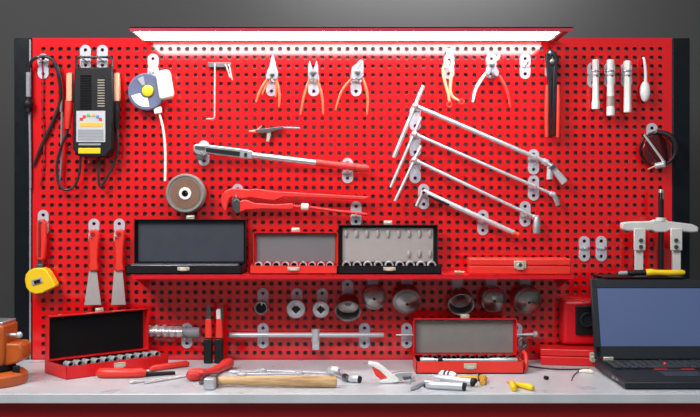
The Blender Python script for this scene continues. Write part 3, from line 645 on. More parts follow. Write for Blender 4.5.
# closed red case
cw = 0.281; Dc = case('flat closed red case on the shelf right end', 0.4755 - cw / 2, Yfr + 0.008, ZS, cw, 0.085, 0.044, 'redplastic', open_=False, ang=math.radians(-3))
MB(False).bx(cw / 2 - 0.017, cw / 2 + 0.017, -0.0055, -0.0008, 0.016, 0.038).bx(cw / 2 - 0.010, cw / 2 + 0.010, -0.009, -0.005, 0.013, 0.03).build('latch', 'latch', Dc, bevel=0.0015)
MB(False).cyl((cw / 2, -0.0105, 0.027), (cw / 2, -0.0085, 0.027), 0.005, n=12).build('lock', 'darksteel', Dc)
# brass fitting on shelf
t = thing('brass_fitting', 'small brass fitting lying on the shelf beside the closed red case', 'fitting', (W(459.5, 0, -0.14).x, -0.14, ZS))
b = t.location
MB().cyl((b.x - 0.014, b.y, ZS + 0.0052), (b.x + 0.004, b.y, ZS + 0.0052), 0.005, n=6).cyl((b.x + 0.004, b.y, ZS + 0.0052), (b.x + 0.013, b.y, ZS + 0.0052), 0.0034, n=12).build('body', 'brass', t)

# ------------------------------------------------------------------ sockets and cup wrenches under the shelf
def hung_socket(label, x, y, r, hx, hy, m, inner, where, square=False):
    hook(label.replace('LBL', '') if False else 'zinc peg hook holding the %s' % where, hx, hy, y - r * 0.28 if square else y - r * 0.45, 0.05)
    t = thing('hanging_socket', label, 'socket', W(x, y, -0.035), 0, 'sockets hung in a row under the shelf')
    c = W(x, y, -0.03); R = r * S; a = Vector((0, -1, 0))
    if square:
        MB().lathe(c, a, [(R * 0.8, -0.022), (R * 0.8, -0.004), (R * 0.98, 0.002), (R, 0.014), (R * 0.93, 0.018), (R * 0.60, 0.0185)], 32).build('barrel', m, t)
        MB().box(c + Vector((0, -0.0187, 0)), (R * 0.72, 0.0012, R * 0.72), Matrix.Rotation(PI / 4, 3, 'Y')).build('square_drive', inner, t)
        MB().lathe(c + Vector((0, -0.0186, 0)), a, [(R * 0.64, 0), (R * 0.60, 0.0006)], 24).build('face_ring', 'steel', t)
    else:
        MB().lathe(c, a, [(R * 0.72, -0.02), (R * 0.72, 0.0), (R, 0.004), (R, 0.019), (R * 0.93, 0.021), (R * 0.76, 0.0205), (R * 0.72, 0.006), (R * 0.3, 0.005)], 28).build('barrel', m, t)
        MB().lathe(c, a, [(R * 0.70, 0.0062), (R * 0.70, 0.0075)], 24).build('bore', inner, t)
hung_socket('small hollow dark socket, leftmost in the row under the shelf', 261.6, 307.4, 6.8, 262, 300, 'cup', 'black', 'hollow socket leftmost under the shelf')
hung_socket('larger pale socket with square drive hole under the shelf', 296.3, 308.4, 9.4, 296, 300, 'satin', 'black', 'larger pale socket under the shelf', True)
hung_socket('smaller pale socket with square drive hole under the shelf', 321, 308.8, 8.4, 321, 300, 'satin', 'black', 'smaller pale socket under the shelf', True)
def cup(label, x, y, r, tilt, hx, hy, mouth, where, n=36):
    """filter cup: closed side to the camera (mouth False) or open side to the camera (mouth True)"""
    hook('zinc peg hook holding the %s' % where, hx, hy, hy + 5, 0.05)
    t = thing('filter_cup_wrench', label, 'filter wrench', W(x, y, -0.05), 0, 'steel filter cup wrenches under the shelf')
    c = W(x, y, -0.055); R = r * kk(-0.055)
    a = Vector((0, -math.cos(tilt), -math.sin(tilt)))
    if mouth:
        MB().lathe(c, a, [(R * 0.42, -0.052), (R * 0.55, -0.046), (R * 0.80, -0.030), (R * 0.90, -0.012), (R * 0.97, 0.008), (R, 0.0115), (R * 0.96, 0.013), (R * 0.88, 0.010), (R * 0.84, -0.018), (R * 0.5, -0.028), (R * 0.1, -0.03)], n).build('cup', 'cup', t)
        MB().lathe(c + a * -0.0275, a, [(R * 0.3, 0), (R * 0.28, 0.004), (R * 0.12, 0.004)], 20).build('drive_boss', 'darksteel', t)
    else:
        MB().lathe(c, a, [(R * 0.86, -0.036), (R * 0.95, -0.034), (R * 0.97, -0.008), (R, -0.004), (R, 0.001), (R * 0.93, 0.004), (R * 0.72, 0.0085), (R * 0.46, 0.013), (R * 0.22, 0.016), (R * 0.2, 0.0165)], n).build('cup', 'cup', t)
        MB().lathe(c + a * 0.0163, a, [(R * 0.15, 0), (R * 0.145, 0.0012)], 4).build('square_drive', 'black', t)
        gr = MB().lathe(c, a, [(R * 0.82, 0.0062), (R * 0.815, 0.0078), (R * 0.79, 0.0082), (R * 0.785, 0.0066)], n, closed=True)
        gr.build('groove_ring', 'darksteel', t)
cup('open steel filter cup facing down, leftmost of the cups under the shelf', 348, 308.8, 13.2, 0.62, 348, 291.2, True, 'leftmost open filter cup')
cup('smallest domed steel filter cup under the mid shelf black case', 374.2, 297.8, 12.0, 0.12, 374, 285, False, 'smallest domed filter cup')
cup('wide domed steel filter cup below the black case right end', 406.8, 301.4, 14.2, 0.42, 406, 284, False, 'domed filter cup below the black case right end')
cup('open steel filter cup left of the two domed cups on the right', 461, 302.4, 13.3, 0.55, 460, 284, True, 'open filter cup on the right')
cup('domed steel filter cup below the closed red case left half', 493.6, 300, 12.6, 0.15, 493, 284, False, 'domed filter cup below the closed red case')
cup('domed steel filter cup, rightmost in the row under the shelf', 528, 300.8, 14.0, 0.25, 527, 284, False, 'rightmost filter cup')

# ------------------------------------------------------------------ sliding T bar, thin bar, knurled bar
hook('zinc peg hook under the sliding bar, left of its slider', 263, 335.4, 338.8)
hook('zinc peg hook under the sliding bar right end', 364.5, 335.4, 338.8)
t = thing('sliding_bar', 'long steel sliding bar with a square slider below the sockets', 'sliding bar', W(306, 335, -0.026))
MB().tubepx([(229, 335), (230, 335), (383, 335), (384, 335)], -0.026, [2.0, 2.5, 2.5, 2.0], n=16, sm=0).build('bar', 'satin', t)
MB().cyl(W(315.8, 329, -0.026), W(315.8, 342, -0.026), 0.0125, n=20).build('slider', 'satin', t, bevel=0.001)
MB().boxpx(312.3, 341.8, 319.3, 350, -0.036, -0.016).build('drive_square', 'satin', t, bevel=0.0015)
hook('zinc peg hook left of the open red case carrying a thin bar', 406, 335.4, 336.8)
hook('zinc peg hook right of the open red case carrying a thin bar', 517.5, 335.4, 336.8)
t = thing('extension_rod', 'thin steel rod with a knob end running behind the grey lined case', 'rod', W(466, 334, -0.022))
MB().tubepx([(396, 335), (534, 334.6)], -0.022, 1.15, n=10, sm=0).build('rod', 'steel', t)
MB().tubepx([(524, 334.6), (533, 334.4), (534, 334.4), (536.8, 334.4)], -0.022, [1.6, 1.7, 3.6, 3.4], n=14, sm=0).build('knob', 'satin', t)
t = thing('steel_ring', 'dark steel ring hung under the thin rod beside the red case', 'ring', W(522, 343, -0.03))
MB().lathe(W(522, 343, -0.03), (0.25, -1, -0.1), [(0.0105, -0.008), (0.018, -0.008), (0.018, 0.008), (0.0105, 0.008)], 28, closed=True).build('ring', 'cup', t, bevel=0.001)
hook('zinc peg hook under the knurled bar, above the red pliers', 187, 337, 339.6)
hook('zinc peg hook showing above the black lined bench case', 62, 327, 331)
t = thing('knurled_bar', 'knurled chrome bar on the board behind the black lined case', 'bar', W(130, 331, -0.03))
kn = MB(); n_ = 20; prof = []
ps = W(147, 331, -0.0195); pe = W(183, 331.8, -0.0195); R = 5.2 * S; steps = 48; vs = []; fs = []
for i in range(steps + 1):
    p = ps.lerp(pe, i / steps)
    for j in range(n_):
        a = 2 * PI * j / n_; rr = R * (1 + 0.16 * math.sin(i * 0.34 + 2 * a) * math.sin(i * 0.34 - 2 * a))
        vs.append(p + Vector((0, math.cos(a), math.sin(a))) * rr)
for i in range(steps):
    for j in range(n_): fs.append((i * n_ + j, i * n_ + (j + 1) % n_, (i + 1) * n_ + (j + 1) % n_, (i + 1) * n_ + j))
fs.append(tuple(range(n_))); fs.append(tuple(steps * n_ + j for j in range(n_)))
kn.add(vs, fs).build('knurled_grip', 'knurl', t)
MB().tubepx([(183, 331.8), (186, 331.9), (187, 332), (199, 332.4), (200, 332.4)], -0.0195, [4.2, 4.2, 5.2, 5.2, 4.6], n=18, sm=0).build('end_piece', 'greyplastic', t, bevel=0.0008)

# ------------------------------------------------------------------ upright chisels by the board
for i, (x, top, tip) in enumerate(((208.3, 305, 'darksteel'), (219.0, 309, 'white'))):
    t = thing('chisel', ('upright chisel with dark blade and black red handle', 'upright chisel with pale blade beside the dark bladed one')[i], 'chisel', B(x, 363.2), 0, 'upright chisels against the board')
    b = B(x, 363.2); Yc = b.y; k = kk(Yc)
    zz = lambda y: ZC - (y - CY) * k
    MB().bx(b.x - 4.2 * k, b.x + 4.2 * k, Yc - 0.012, Yc + 0.012, ZB + 0.0004, zz(338)).build('handle', 'black', t, bevel=0.004)
    MB().prism([(x - 3.0, 319), (x + 2.6, 319), (x + 3.6, 338.5), (x - 3.6, 338.5)], Yc - 0.009, Yc + 0.009).build('ferrule', 'redplastic', t, bevel=0.003)
    if i == 0: MB().prism([(x - 1.8, 306), (x + 0.8, top), (x + 2.4, 308), (x + 2.6, 321), (x - 2.4, 321)], Yc - 0.003, Yc + 0.003).build('blade', tip, t, bevel=0.001)
    else: MB().prism([(x - 3, 311), (x - 2, 309), (x + 1.4, 309), (x + 1.6, 321), (x - 2.6, 321)], Yc - 0.003, Yc + 0.003).build('blade', tip, t, bevel=0.001); MB().prism([(x + 2, 306), (x + 4, 306.5), (x + 4, 322), (x + 1.6, 322)], Yc - 0.002, Yc + 0.003).build('side_blade', 'darksteel', t)

# ------------------------------------------------------------------ things on the bench
ang = math.radians(42)
E = case('open red case with black lid and a row of sockets, bench left', -0.738, -0.326, ZB, 0.302, 0.135, 0.034, 'red', lidh=0.121, liner='blackmatte', insert='blackmatte', ang=ang)
socket_row(11, 0.0092, 0.034, E, 0.024, 0.282, 0.024, 0.0325, 'the black lined bench case', 'sockets in the black lined bench case')
fx = B(416.2, 374)
Gc = case('open red case with warm grey lid in the bench middle', fx.x, fx.y, ZB, 0.291, 0.128, 0.033, 'redplastic', ml='red', lidh=0.103, liner='liner_warm', insert='blackmatte')
socket_row(10, 0.009, 0.035, Gc, 0.03, 0.262, 0.045, 0.0335, 'the grey lined bench case', 'sockets in the grey lined bench case', m='cup')
t = thing('socket_ratchet', 'chrome ratchet handle lying along the front of the grey lined case', 'ratchet', (fx.x + 0.14, fx.y + 0.015, ZB + 0.034))
zq = ZB + 0.0345; yq = fx.y + 0.016
MB().sweep([(fx.x + 0.012, yq, zq), (fx.x + 0.05, yq, zq)], [0.008, 0.007], 12).build('head', 'satin', t, bevel=0.001)
MB().sweep([(fx.x + 0.05, yq, zq), (fx.x + 0.2, yq, zq), (fx.x + 0.205, yq, zq), (fx.x + 0.272, yq, zq), (fx.x + 0.276, yq, zq)], [0.0048, 0.0048, 0.007, 0.007, 0.005], 14).build('shaft', 'satin', t)
MB().box((fx.x + 0.066, yq - 0.001, zq), (0.012, 0.014, 0.012)).build('drive', 'black', t, bevel=0.001)
t = thing('red_hose', 'short red bent hose at the right end of the grey lined case', 'hose', (fx.x + 0.296, fx.y + 0.06, ZB))
MB().sweep(smooth_path([(fx.x + 0.298, fx.y + 0.010, ZB + 0.008), (fx.x + 0.3, fx.y + 0.015, ZB + 0.03), (fx.x + 0.302, fx.y + 0.03, ZB + 0.044), (fx.x + 0.301, fx.y + 0.055, ZB + 0.05), (fx.x + 0.3, fx.y + 0.085, ZB + 0.03), (fx.x + 0.301, fx.y + 0.10, ZB + 0.008)], 6), 0.0055, 10).build('hose', 'redplastic', t)
# closed red case behind the laptop
Hc = case('flat closed red case partly behind the laptop lid', 0.544, -0.098, ZB, 0.30, 0.08, 0.047, 'red', open_=False, ang=math.radians(-10))
MB(False).bx(0.135, 0.16, -0.006, -0.0008, 0.016, 0.04).bx(0.139, 0.156, -0.009, -0.005, 0.013, 0.03).build('latch', 'latch', Hc, bevel=0.0015)
# power box on the wall
t = thing('power_box', 'red wall box with a round black power outlet left of the laptop', 'power box', W(620, 320, -0.03))
pa = W(563, 300, -0.06)
MB().bx(pa.x, 0.98, -0.06, -0.001, 0.958, pa.z).build('housing', 'shelfred', t, bevel=0.012, seg=3)
op = MB().boxpx(576, 306, 604, 335, -0.068, -0.058).build('outlet_plate', 'black', t, bevel=0.003)
oc = W(587, 319.5, -0.068)
MB().lathe(oc, (0, -1, 0), [(0.0215, 0), (0.0215, 0.008), (0.018, 0.009), (0.0165, 0.002), (0.001, 0.0015)], 28).build('outlet_ring', 'laptop', op)

# ------------------------------------------------------------------ second shelf, puller, yellow screwdriver
ZS2 = 1.1602
s2x0, s2x1 = W(604, 0, -0.13).x, 0.945
sh2 = thing('side_shelf', 'short black shelf behind the laptop lid under the puller', 'shelf', (0.8, -0.07, ZS2))
MB().bx(s2x0, s2x1, -0.135, -0.001, ZS2 - 0.003, ZS2 - 0.0002).build('deck', 'black', sh2)
for x in (s2x0 + 0.006, s2x1 - 0.006):
    MB().poly([Vector((x - 0.001, -0.001, ZS2 - 0.003)), Vector((x - 0.001, -0.05, ZS2 - 0.003)), Vector((x - 0.001, -0.001, ZS2 - 0.045))], (0.002, 0, 0)).build('bracket', 'black', sh2)
Yg = -0.07
t = thing('gear_puller', 'silver two legged gear puller with a black centre screw', 'gear puller', W(661, 277, Yg))
MB().prism([(622, 222.6), (628, 221.6), (652, 221), (655, 219.5), (666.5, 219.5), (669, 221.2), (692, 224), (699, 227), (698.5, 232.3), (692, 232.6), (669, 230.8), (666, 232.4), (655.5, 232.4), (652.5, 230.5), (627, 231.2), (622, 229)], Yg - 0.012, Yg + 0.012).build('crossbeam', 'cast', t, bevel=0.004)
MB().tubepx([(661, 193), (661, 277)], Yg, 2.7, n=16, sm=0).build('screw', 'black', t)
MB().tubepx([(661.3, 189.5), (661.3, 199.5)], Yg, [2.9, 2.9], n=6, sm=0).build('screw_head', 'steel', t, bevel=0.001)
MB().tubepx([(661, 217.5), (661, 221)], Yg, 5.0, n=20, sm=0).build('hub', 'cast', t)
zf = ZS2 + 0.0003
for (xa, xb, sg) in ((635.5, 643.5, 1), (673, 681, -1)):
    a = W(xa, 250, Yg - 0.006); b_ = W(xb, 250, Yg - 0.006)
    lg = MB().bx(a.x, b_.x, Yg - 0.006, Yg + 0.006, zf, W(0, 240, Yg).z).bx(a.x if sg > 0 else a.x - 0.014, b_.x + 0.014 if sg > 0 else b_.x, Yg - 0.007, Yg + 0.007, zf, zf + 0.009).build('leg', 'cast', t, bevel=0.0015)
    xl, xh = (xa - 1.5, xb + 2.2) if sg > 0 else (xa - 2.2, xb + 1.5)
    kp = MB().boxpx(xl, 228.5, xh, 250.5, Yg - 0.018, Yg - 0.0125).build('link_plate', 'cast', t, bevel=0.002)
    MB().boxpx(xl, 231, xh, 250.5, Yg + 0.0125, Yg + 0.018).build('link_plate', 'cast', t, bevel=0.002)
    for yb in (240.3, 246.8):
        cb = W((xa + xb) / 2 + sg * 1.2, yb, Yg - 0.018)
        MB().cyl(cb, cb + Vector((0, -0.006, 0)), 0.0062, n=6).cyl(cb, cb + Vector((0, 0.038, 0)), 0.003, n=8).build('bolt', 'darksteel', kp)
t = thing('screwdriver', 'yellow and black screwdriver lying in front of the puller', 'screwdriver', W(650, 274, -0.112))
k = kk(-0.112); zc_ = ZS2 + 0.0108
X = lambda px: (px - CX) * k
MB().sweep([(X(645), -0.112, zc_), (X(647), -0.112, zc_), (X(651), -0.112, zc_ + 0.0005), (X(657), -0.112, zc_), (X(668), -0.112, zc_ - 0.001), (X(682), -0.112, zc_), (X(684.5), -0.112, zc_)], [0.007, 0.0105, 0.0105, 0.0085, 0.0088, 0.0085, 0.006], 12).build('handle', 'yellow', t)
MB().sweep([(X(627), -0.112, zc_ - 0.001), (X(630), -0.112, zc_ - 0.001), (X(645.5), -0.112, zc_)], [0.006, 0.0085, 0.0085], 12).build('collar', 'black', t)
MB().sweep([(X(618.5), -0.112, zc_ - 0.002), (X(621), -0.112, zc_ - 0.002), (X(627.5), -0.112, zc_ - 0.001)], [0.0045, 0.0065, 0.006], 12).build('tip', 'lgrey', t)

# ------------------------------------------------------------------ laptop
lx, lw = 0.6765, 0.352; yf, yb = -0.456, -0.179; hb = 0.024
t = thing('laptop', 'open black laptop with a blank blue screen at bench right', 'laptop', (lx + lw / 2, yf, ZB))
MB().poly([Vector((lx, yf, ZB + 0.003)), Vector((lx, yb, ZB + 0.006)), Vector((lx, yb, ZB + hb + 0.004)), Vector((lx, yf + 0.004, ZB + hb - 0.003)), Vector((lx, yf, ZB + hb - 0.006))], (lw, 0, 0)).build('base', 'laptop', t, bevel=0.0025)
def deck(y): return ZB + hb - 0.003 + (y - yf) / (yb - yf) * 0.007
sl = math.atan2(0.007, yb - yf); RX = Matrix.Rotation(sl, 3, 'X')
kb = MB().box((lx + lw / 2, (yf + yb) / 2 + 0.055, deck((yf + yb) / 2 + 0.055) + 0.0004), (lw - 0.03, 0.108, 0.0012), RX).build('keyboard', 'black', t)
for r_ in range(5):
    yy = yb - 0.032 - r_ * 0.0205; x = lx + 0.019
    ws = [0.0195] * 15 if r_ < 3 else ([0.0195] * 15 if r_ == 3 else [0.0195, 0.0195, 0.0195, 0.0195, 0.1, 0.0195, 0.0195, 0.0195, 0.0195, 0.0195])
    sc_ = (lw - 0.038) / sum(ws)
    for w_ in ws:
        w2 = w_ * sc_
        MB().box((x + w2 / 2, yy, deck(yy) + 0.003), (w2 - 0.003, 0.0172, 0.003), RX).build('key', 'key', kb, bevel=0.001)
        x += w2
MB().sphere((lx + lw * 0.47, yb - 0.083, deck(yb - 0.083) + 0.0055), 0.0042, n=12).build('pointing_stick', 'redplastic', t)
yt = yb - 0.142
for (a, b_) in ((0.33, 0.44), (0.445, 0.525), (0.53, 0.64)):
    pbn = MB().box((lx + lw * (a + b_) / 2, yt, deck(yt) + 0.001), (lw * (b_ - a) - 0.002, 0.014, 0.002), RX).build('touchpad_button', 'key', t)
    if abs(a - 0.445) > 0.01: MB().box((lx + lw * (a + b_) / 2, yt + 0.0055, deck(yt) + 0.0027), (lw * (b_ - a) - 0.004, 0.003, 0.0012), RX).build('red_stripe', 'redplastic', pbn)
MB().box((lx + lw * 0.485, yt - 0.045, deck(yt - 0.045) + 0.0006), (0.1, 0.06, 0.0012), RX).build('touchpad', 'key', t)
# lid
p0 = Vector((0, yb - 0.004, ZB + hb + 0.006)); p1 = Vector((0, -0.128, 1.1555)); up = (p1 - p0); LH = up.length; tl = math.atan2(p1.y - p0.y, p1.z - p0.z)
RL = Matrix.Rotation(-tl, 3, 'X')
def lidp(u, v, w=0): return Vector((lx + u, 0, 0)) + Vector((0, p0.y, p0.z)) + RL @ Vector((0, w, v))
lid = MB().box(lidp(lw / 2, LH / 2, 0.004), (lw, 0.010, LH), RL).build('lid', 'laptop', t, bevel=0.003)
MB().box(lidp(lw / 2, 0.036 + (LH - 0.064) / 2, -0.0018), (lw - 0.036, 0.0016, LH - 0.064), RL).build('screen', 'screen', lid)
for (u, s_, v, h_) in ((lw / 2, lw - 0.006, 0.018, 0.034), (lw / 2, lw - 0.006, LH - 0.015, 0.024), (0.0095, 0.015, LH / 2, LH - 0.01), (lw - 0.0095, 0.015, LH / 2, LH - 0.01)):
    MB().box(lidp(u, v, -0.002), (s_, 0.0032, h_), RL).build('bezel', 'laptop', lid, bevel=0.001)
for u in (0.035, lw - 0.035):
    MB().bx(lx + u - 0.014, lx + u + 0.014, yb - 0.014, yb - 0.006, ZB + hb + 0.0035, ZB + hb + 0.014).build('hinge', 'latch', t, bevel=0.002)
for u in (0.02, lw - 0.02):
    for yy in (yf + 0.02, yb - 0.02): MB().cyl((lx + u, yy, ZB + 0.0002), (lx + u, yy, ZB + 0.006), 0.006, n=12).build('rubber_foot', 'blackmatte', t)
MB().bx(lx - 0.0006, lx + 0.0006, yf + 0.06, yf + 0.075, ZB + 0.010, ZB + 0.016).bx(lx - 0.0006, lx + 0.0006, yf + 0.09, yf + 0.11, ZB + 0.010, ZB + 0.016).build('side_ports', 'greyplastic', t)

# ------------------------------------------------------------------ vise
vx, vy = -0.924, -0.369
t = thing('bench_vise', 'worn orange bench vise cut off by the left edge of the picture', 'vise', (vx, vy, ZB))
MB().lathe((vx, vy, ZB + 0.0003), (0, 0, 1), [(0.093, 0), (0.096, 0.006), (0.095, 0.024), (0.088, 0.031), (0.055, 0.036)], 40).build('base', 'vise', t)
MB().lathe((vx, vy, ZB + 0.036), (0, 0, 1), [(0.066, 0), (0.068, 0.004), (0.064, 0.016)], 36).build('swivel_ring', 'blackmatte', t)
MB().cyl((vx + 0.078, vy - 0.02, ZB + 0.03), (vx + 0.078, vy - 0.02, ZB + 0.048), 0.010, n=6).build('lock_bolt', 'black', t, bevel=0.001)
xr = W(18.5, 0, -0.31).x
zt = lambda y, Y=-0.3960: ZC - (y - CY) * kk(Y)
MB().poly([Vector((vx - 0.10, -0.4110, zt(372))), Vector((xr - 0.012, -0.4110, zt(372))), Vector((xr, -0.4110, zt(360))), Vector((xr, -0.4110, zt(324.5))), Vector((vx - 0.02, -0.4110, zt(324.5))), Vector((vx - 0.05, -0.4110, zt(345))), Vector((vx - 0.10, -0.4110, zt(350)))], (0, 0.10, 0)).build('body', 'vise', t, bevel=0.007, seg=3)
MB().bx(vx - 0.018, xr - 0.004, -0.4060, -0.3160, zt(324.5), zt(324.5) + 0.007).build('jaw_top', 'steel', t, bevel=0.002)
MB().bx(vx - 0.024, vx - 0.012, -0.4160, -0.3060, zt(324.5) - 0.035, zt(324.5) + 0.006).build('jaw_plate', 'darksteel', t, bevel=0.001)
xe = W(31.5, 0, -0.33).x
MB().poly([Vector((xr - 0.004, -0.4010, zt(343))), Vector((xe - 0.008, -0.4010, zt(343))), Vector((xe, -0.4010, zt(347))), Vector((xe, -0.4010, zt(359))), Vector((xe - 0.012, -0.4010, zt(363))), Vector((xr - 0.012, -0.4010, zt(367)))], (0, 0.075, 0)).build('rear_guide', 'vise', t, bevel=0.006, seg=3)
MB().bx(vx - 0.16, vx - 0.095, -0.4010, -0.3210, zt(366), zt(346)).build('sliding_jaw_bar', 'vise', t, bevel=0.004)
MB().poly([Vector((vx - 0.18, -0.4160, zt(368))), Vector((vx - 0.12, -0.4160, zt(368))), Vector((vx - 0.10, -0.4160, zt(324.5))), Vector((vx - 0.15, -0.4160, zt(324.5))), Vector((vx - 0.185, -0.4160, zt(345)))], (0, 0.11, 0)).build('sliding_jaw', 'vise', t, bevel=0.006)
MB().cyl((vx - 0.25, -0.3610, zt(356)), (vx - 0.15, -0.3610, zt(356)), 0.012).build('screw', 'steel', t)
MB().cyl((vx - 0.24, -0.3610, zt(356) - 0.1), (vx - 0.24, -0.3610, zt(356) + 0.1), 0.006).sphere((vx - 0.24, -0.3610, zt(356) + 0.1), 0.01).sphere((vx - 0.24, -0.3610, zt(356) - 0.085), 0.01).build('handle', 'steel', t)
c = Vector((W(19.2, 0, -0.3760).x, -0.3760, zt(335, -0.3760)))
MB().sphere(c, 0.0085).cyl(c, (xr - 0.004, -0.3760, c.z), 0.005).build('pin', 'satin', t)
MB().cyl((xr - 0.03, -0.4111, zt(350)), (xr - 0.03, -0.4145, zt(350)), 0.008, n=16).build('plug', 'darksteel', t)

# ------------------------------------------------------------------ small hand tools on the bench
def lie(name, label, cat, segs, group=None):
    """tool lying on the bench: segs = (part, material, [(px,py)...], [radii m])"""
    a = B(*segs[0][2][0]); t = thing(name, label, cat, (a.x, a.y, ZB), 0, group)
    for pn, m, pts, rs in segs:
        rs = rs if len(rs) == len(pts) else [rs[0]] * len(pts)
        P = []
        for (x, y), r in zip(pts, rs):
            # py is where the tool touches the bench
            q = B(x, y); P.append(Vector((q.x, q.y, ZB + r + 0.0003)))
        MB().sweep(P, rs, 14).build(pn, m, t, bevel=0.0006)
    return t
lie('screwdriver', 'fat red handled screwdriver in front of the black lined case', 'screwdriver',
    [('handle', 'redplastic', [(98, 377.5), (100, 377.8), (106, 378.2), (130, 378), (141, 377.4), (145, 377)], [0.008, 0.0125, 0.0135, 0.0125, 0.0125, 0.009]),
     ('shaft', 'black', [(144, 376.9), (150, 376.5), (175, 374.8)], [0.0075, 0.006, 0.005])])
lie('screwdriver', 'slim red handled screwdriver behind the fat red one', 'screwdriver',
    [('handle', 'redplastic', [(150, 371.8), (153, 371.4), (180, 367.6), (186, 366.9), (188.5, 366.6)], [0.006, 0.0085, 0.0085, 0.009, 0.006]),
     ('shaft', 'steel', [(150.5, 371.7), (138, 373.2)], [0.003, 0.003])])
lie('pin_punch', 'thin steel punch with a knob end, nearer of two by the screwdrivers', 'punch',
    [('shaft', 'steel', [(137, 383.4), (165, 379.6), (186, 376.8)], [0.0028]), ('tip', 'satin', [(130, 384), (133, 383.9), (137.5, 383.3)], [0.0035, 0.005, 0.004])], 'steel punches by the screwdrivers')
lie('pin_punch', 'thin steel punch behind the knob ended one', 'punch',
    [('shaft', 'steel', [(152, 383.2), (180, 378.4), (187, 377.2)], [0.0032]), ('tip', 'satin', [(144, 384.2), (152.5, 383.1)], [0.002, 0.0045])], 'steel punches by the screwdrivers')
lie('slip_joint_pliers', 'pliers with fat red handles lying behind the hammer head', 'pliers',
    [('handle', 'redrubber', [(189, 381), (190.5, 381.3), (196, 381), (203, 379.6), (210, 377.4)], [0.010, 0.0155, 0.0165, 0.0145, 0.010]),
     ('handle', 'redrubber', [(206, 378.8), (214, 375.5), (221, 372.2), (225.5, 370.3), (229, 369), (230.5, 368.4)], [0.012, 0.012, 0.0125, 0.0155, 0.0155, 0.009]),
     ('jaw', 'darksteel', [(207, 379.2), (203, 383), (201, 385)], [0.009, 0.008, 0.005])])
# hammer
hp = B(209, 390.5); hx0 = hp.x; ky = hp.y
t = thing('hammer', 'steel hammer with a long wooden handle at the bench front', 'hammer', (hx0, ky, ZB))
MB().poly([Vector((hx0 - 0.0135, ky, ZB + 0.001)), Vector((hx0 + 0.0125, ky, ZB + 0.001)), Vector((hx0 + 0.0125, ky, ZB + 0.029)), Vector((hx0 - 0.0135, ky, ZB + 0.029))], (0.002, 0.028, 0)).build('head', 'satin', t, bevel=0.003)
MB().bx(hx0 - 0.008, hx0 + 0.013, ky + 0.026, ky + 0.062, ZB + 0.004, ZB + 0.027).poly([Vector((hx0 - 0.009, ky + 0.06, ZB + 0.003)), Vector((hx0 + 0.012, ky + 0.06, ZB + 0.003)), Vector((hx0 + 0.012, ky + 0.06, ZB + 0.028)), Vector((hx0 - 0.009, ky + 0.06, ZB + 0.028))], (0, 0.03, 0)).build('head_back', 'darksteel', t, bevel=0.003)
HP = []; yh = ky + 0.044
for q, r in ((0.0, 0.0095), (0.03, 0.0105), (0.085, 0.0115), (0.098, 0.0122), (0.15, 0.0118), (0.2, 0.0135), (0.25, 0.0145), (0.285, 0.0145), (0.302, 0.0145), (0.305, 0.012)): HP.append((q, r))
hz0 = 0.0155
MB().sweep([Vector((hx0 + 0.008 + q, yh - 0.11 * q * 0.3, ZB + max(r, hz0) + 0.0004)) for q, r in HP], [r for q, r in HP], 18, flat=0.8).build('handle', 'wood', t)
MB().bx(hx0 + 0.0125, hx0 + 0.016, yh - 0.013, yh + 0.013, ZB + 0.003, ZB + 0.028).build('collar', 'darksteel', t)
# spanners
def spanner(label, p, q, w=0.0055, head=0.012):
    a = B(*p); b_ = B(*q); t = thing('spanner', label, 'spanner', (a.x, a.y, ZB), 0, 'chrome spanners behind the hammer')
    d = (b_ - a); L = d.length; u = d.normalized(); n = Vector((-u.y, u.x, 0)); z = ZB + 0.0005
    P = lambda s, o: a + u * s + n * o + Vector((0, 0, 0.0005))
    MB().poly([P(0.008, -w), P(L - 0.008, -w * 0.8), P(L - 0.008, w * 0.8), P(0.008, w)], (0, 0, 0.005)).build('shank', 'satin', t, bevel=0.0015)
    MB().poly([P(0.012, -w), P(0.006, -head), P(-0.008, -head * 1.05), P(-0.016, -head * 0.75), P(-0.004, -head * 0.42), P(0.002, 0), P(-0.004, head * 0.42), P(-0.018, head * 0.8), P(-0.008, head * 1.1), P(0.006, head), P(0.012, w)], (0, 0, 0.0065)).build('open_end', 'satin', t, bevel=0.0015)
    MB().lathe(b_ + Vector((0, 0, 0.0005)), (0, 0, 1), [(0.007, 0), (0.0115, 0), (0.0115, 0.008), (0.007, 0.008)], 20, closed=True).build('ring_end', 'satin', t, bevel=0.0008)
spanner('chrome spanner with open end left, nearer one behind the hammer', (243, 375), (299, 374.6), head=0.014)
spanner('long chrome spanner farther back behind the hammer', (262, 371.6), (329, 374.2), 0.0045)
spanner('short chrome spanner lying beside the red pliers handle', (236, 373.4), (262, 372.0), 0.004, 0.010)
# silver adapter and socket near hammer end
lie('swivel_adapter', 'bright swivel adapter lying past the hammer handle end', 'adapter',
    [('head', 'satin', [(329.5, 375), (331, 375.2), (337, 375.6), (338.5, 375.8)], [0.010, 0.0125, 0.0125, 0.010]), ('neck', 'steel', [(336, 376), (341, 378.5), (346, 381)], [0.008, 0.007, 0.008]), ('end', 'darksteel', [(345, 380.6), (349, 382.6)], [0.0095, 0.0085])])
lie('socket', 'small loose socket with dark mouth past the hammer handle', 'socket',
    [('barrel', 'satin', [(350, 382.2), (351, 382.4), (358.8, 383)], [0.0085, 0.0098, 0.0098]), ('mouth', 'black', [(358.7, 383), (360.4, 383.2)], [0.0092, 0.0088])])
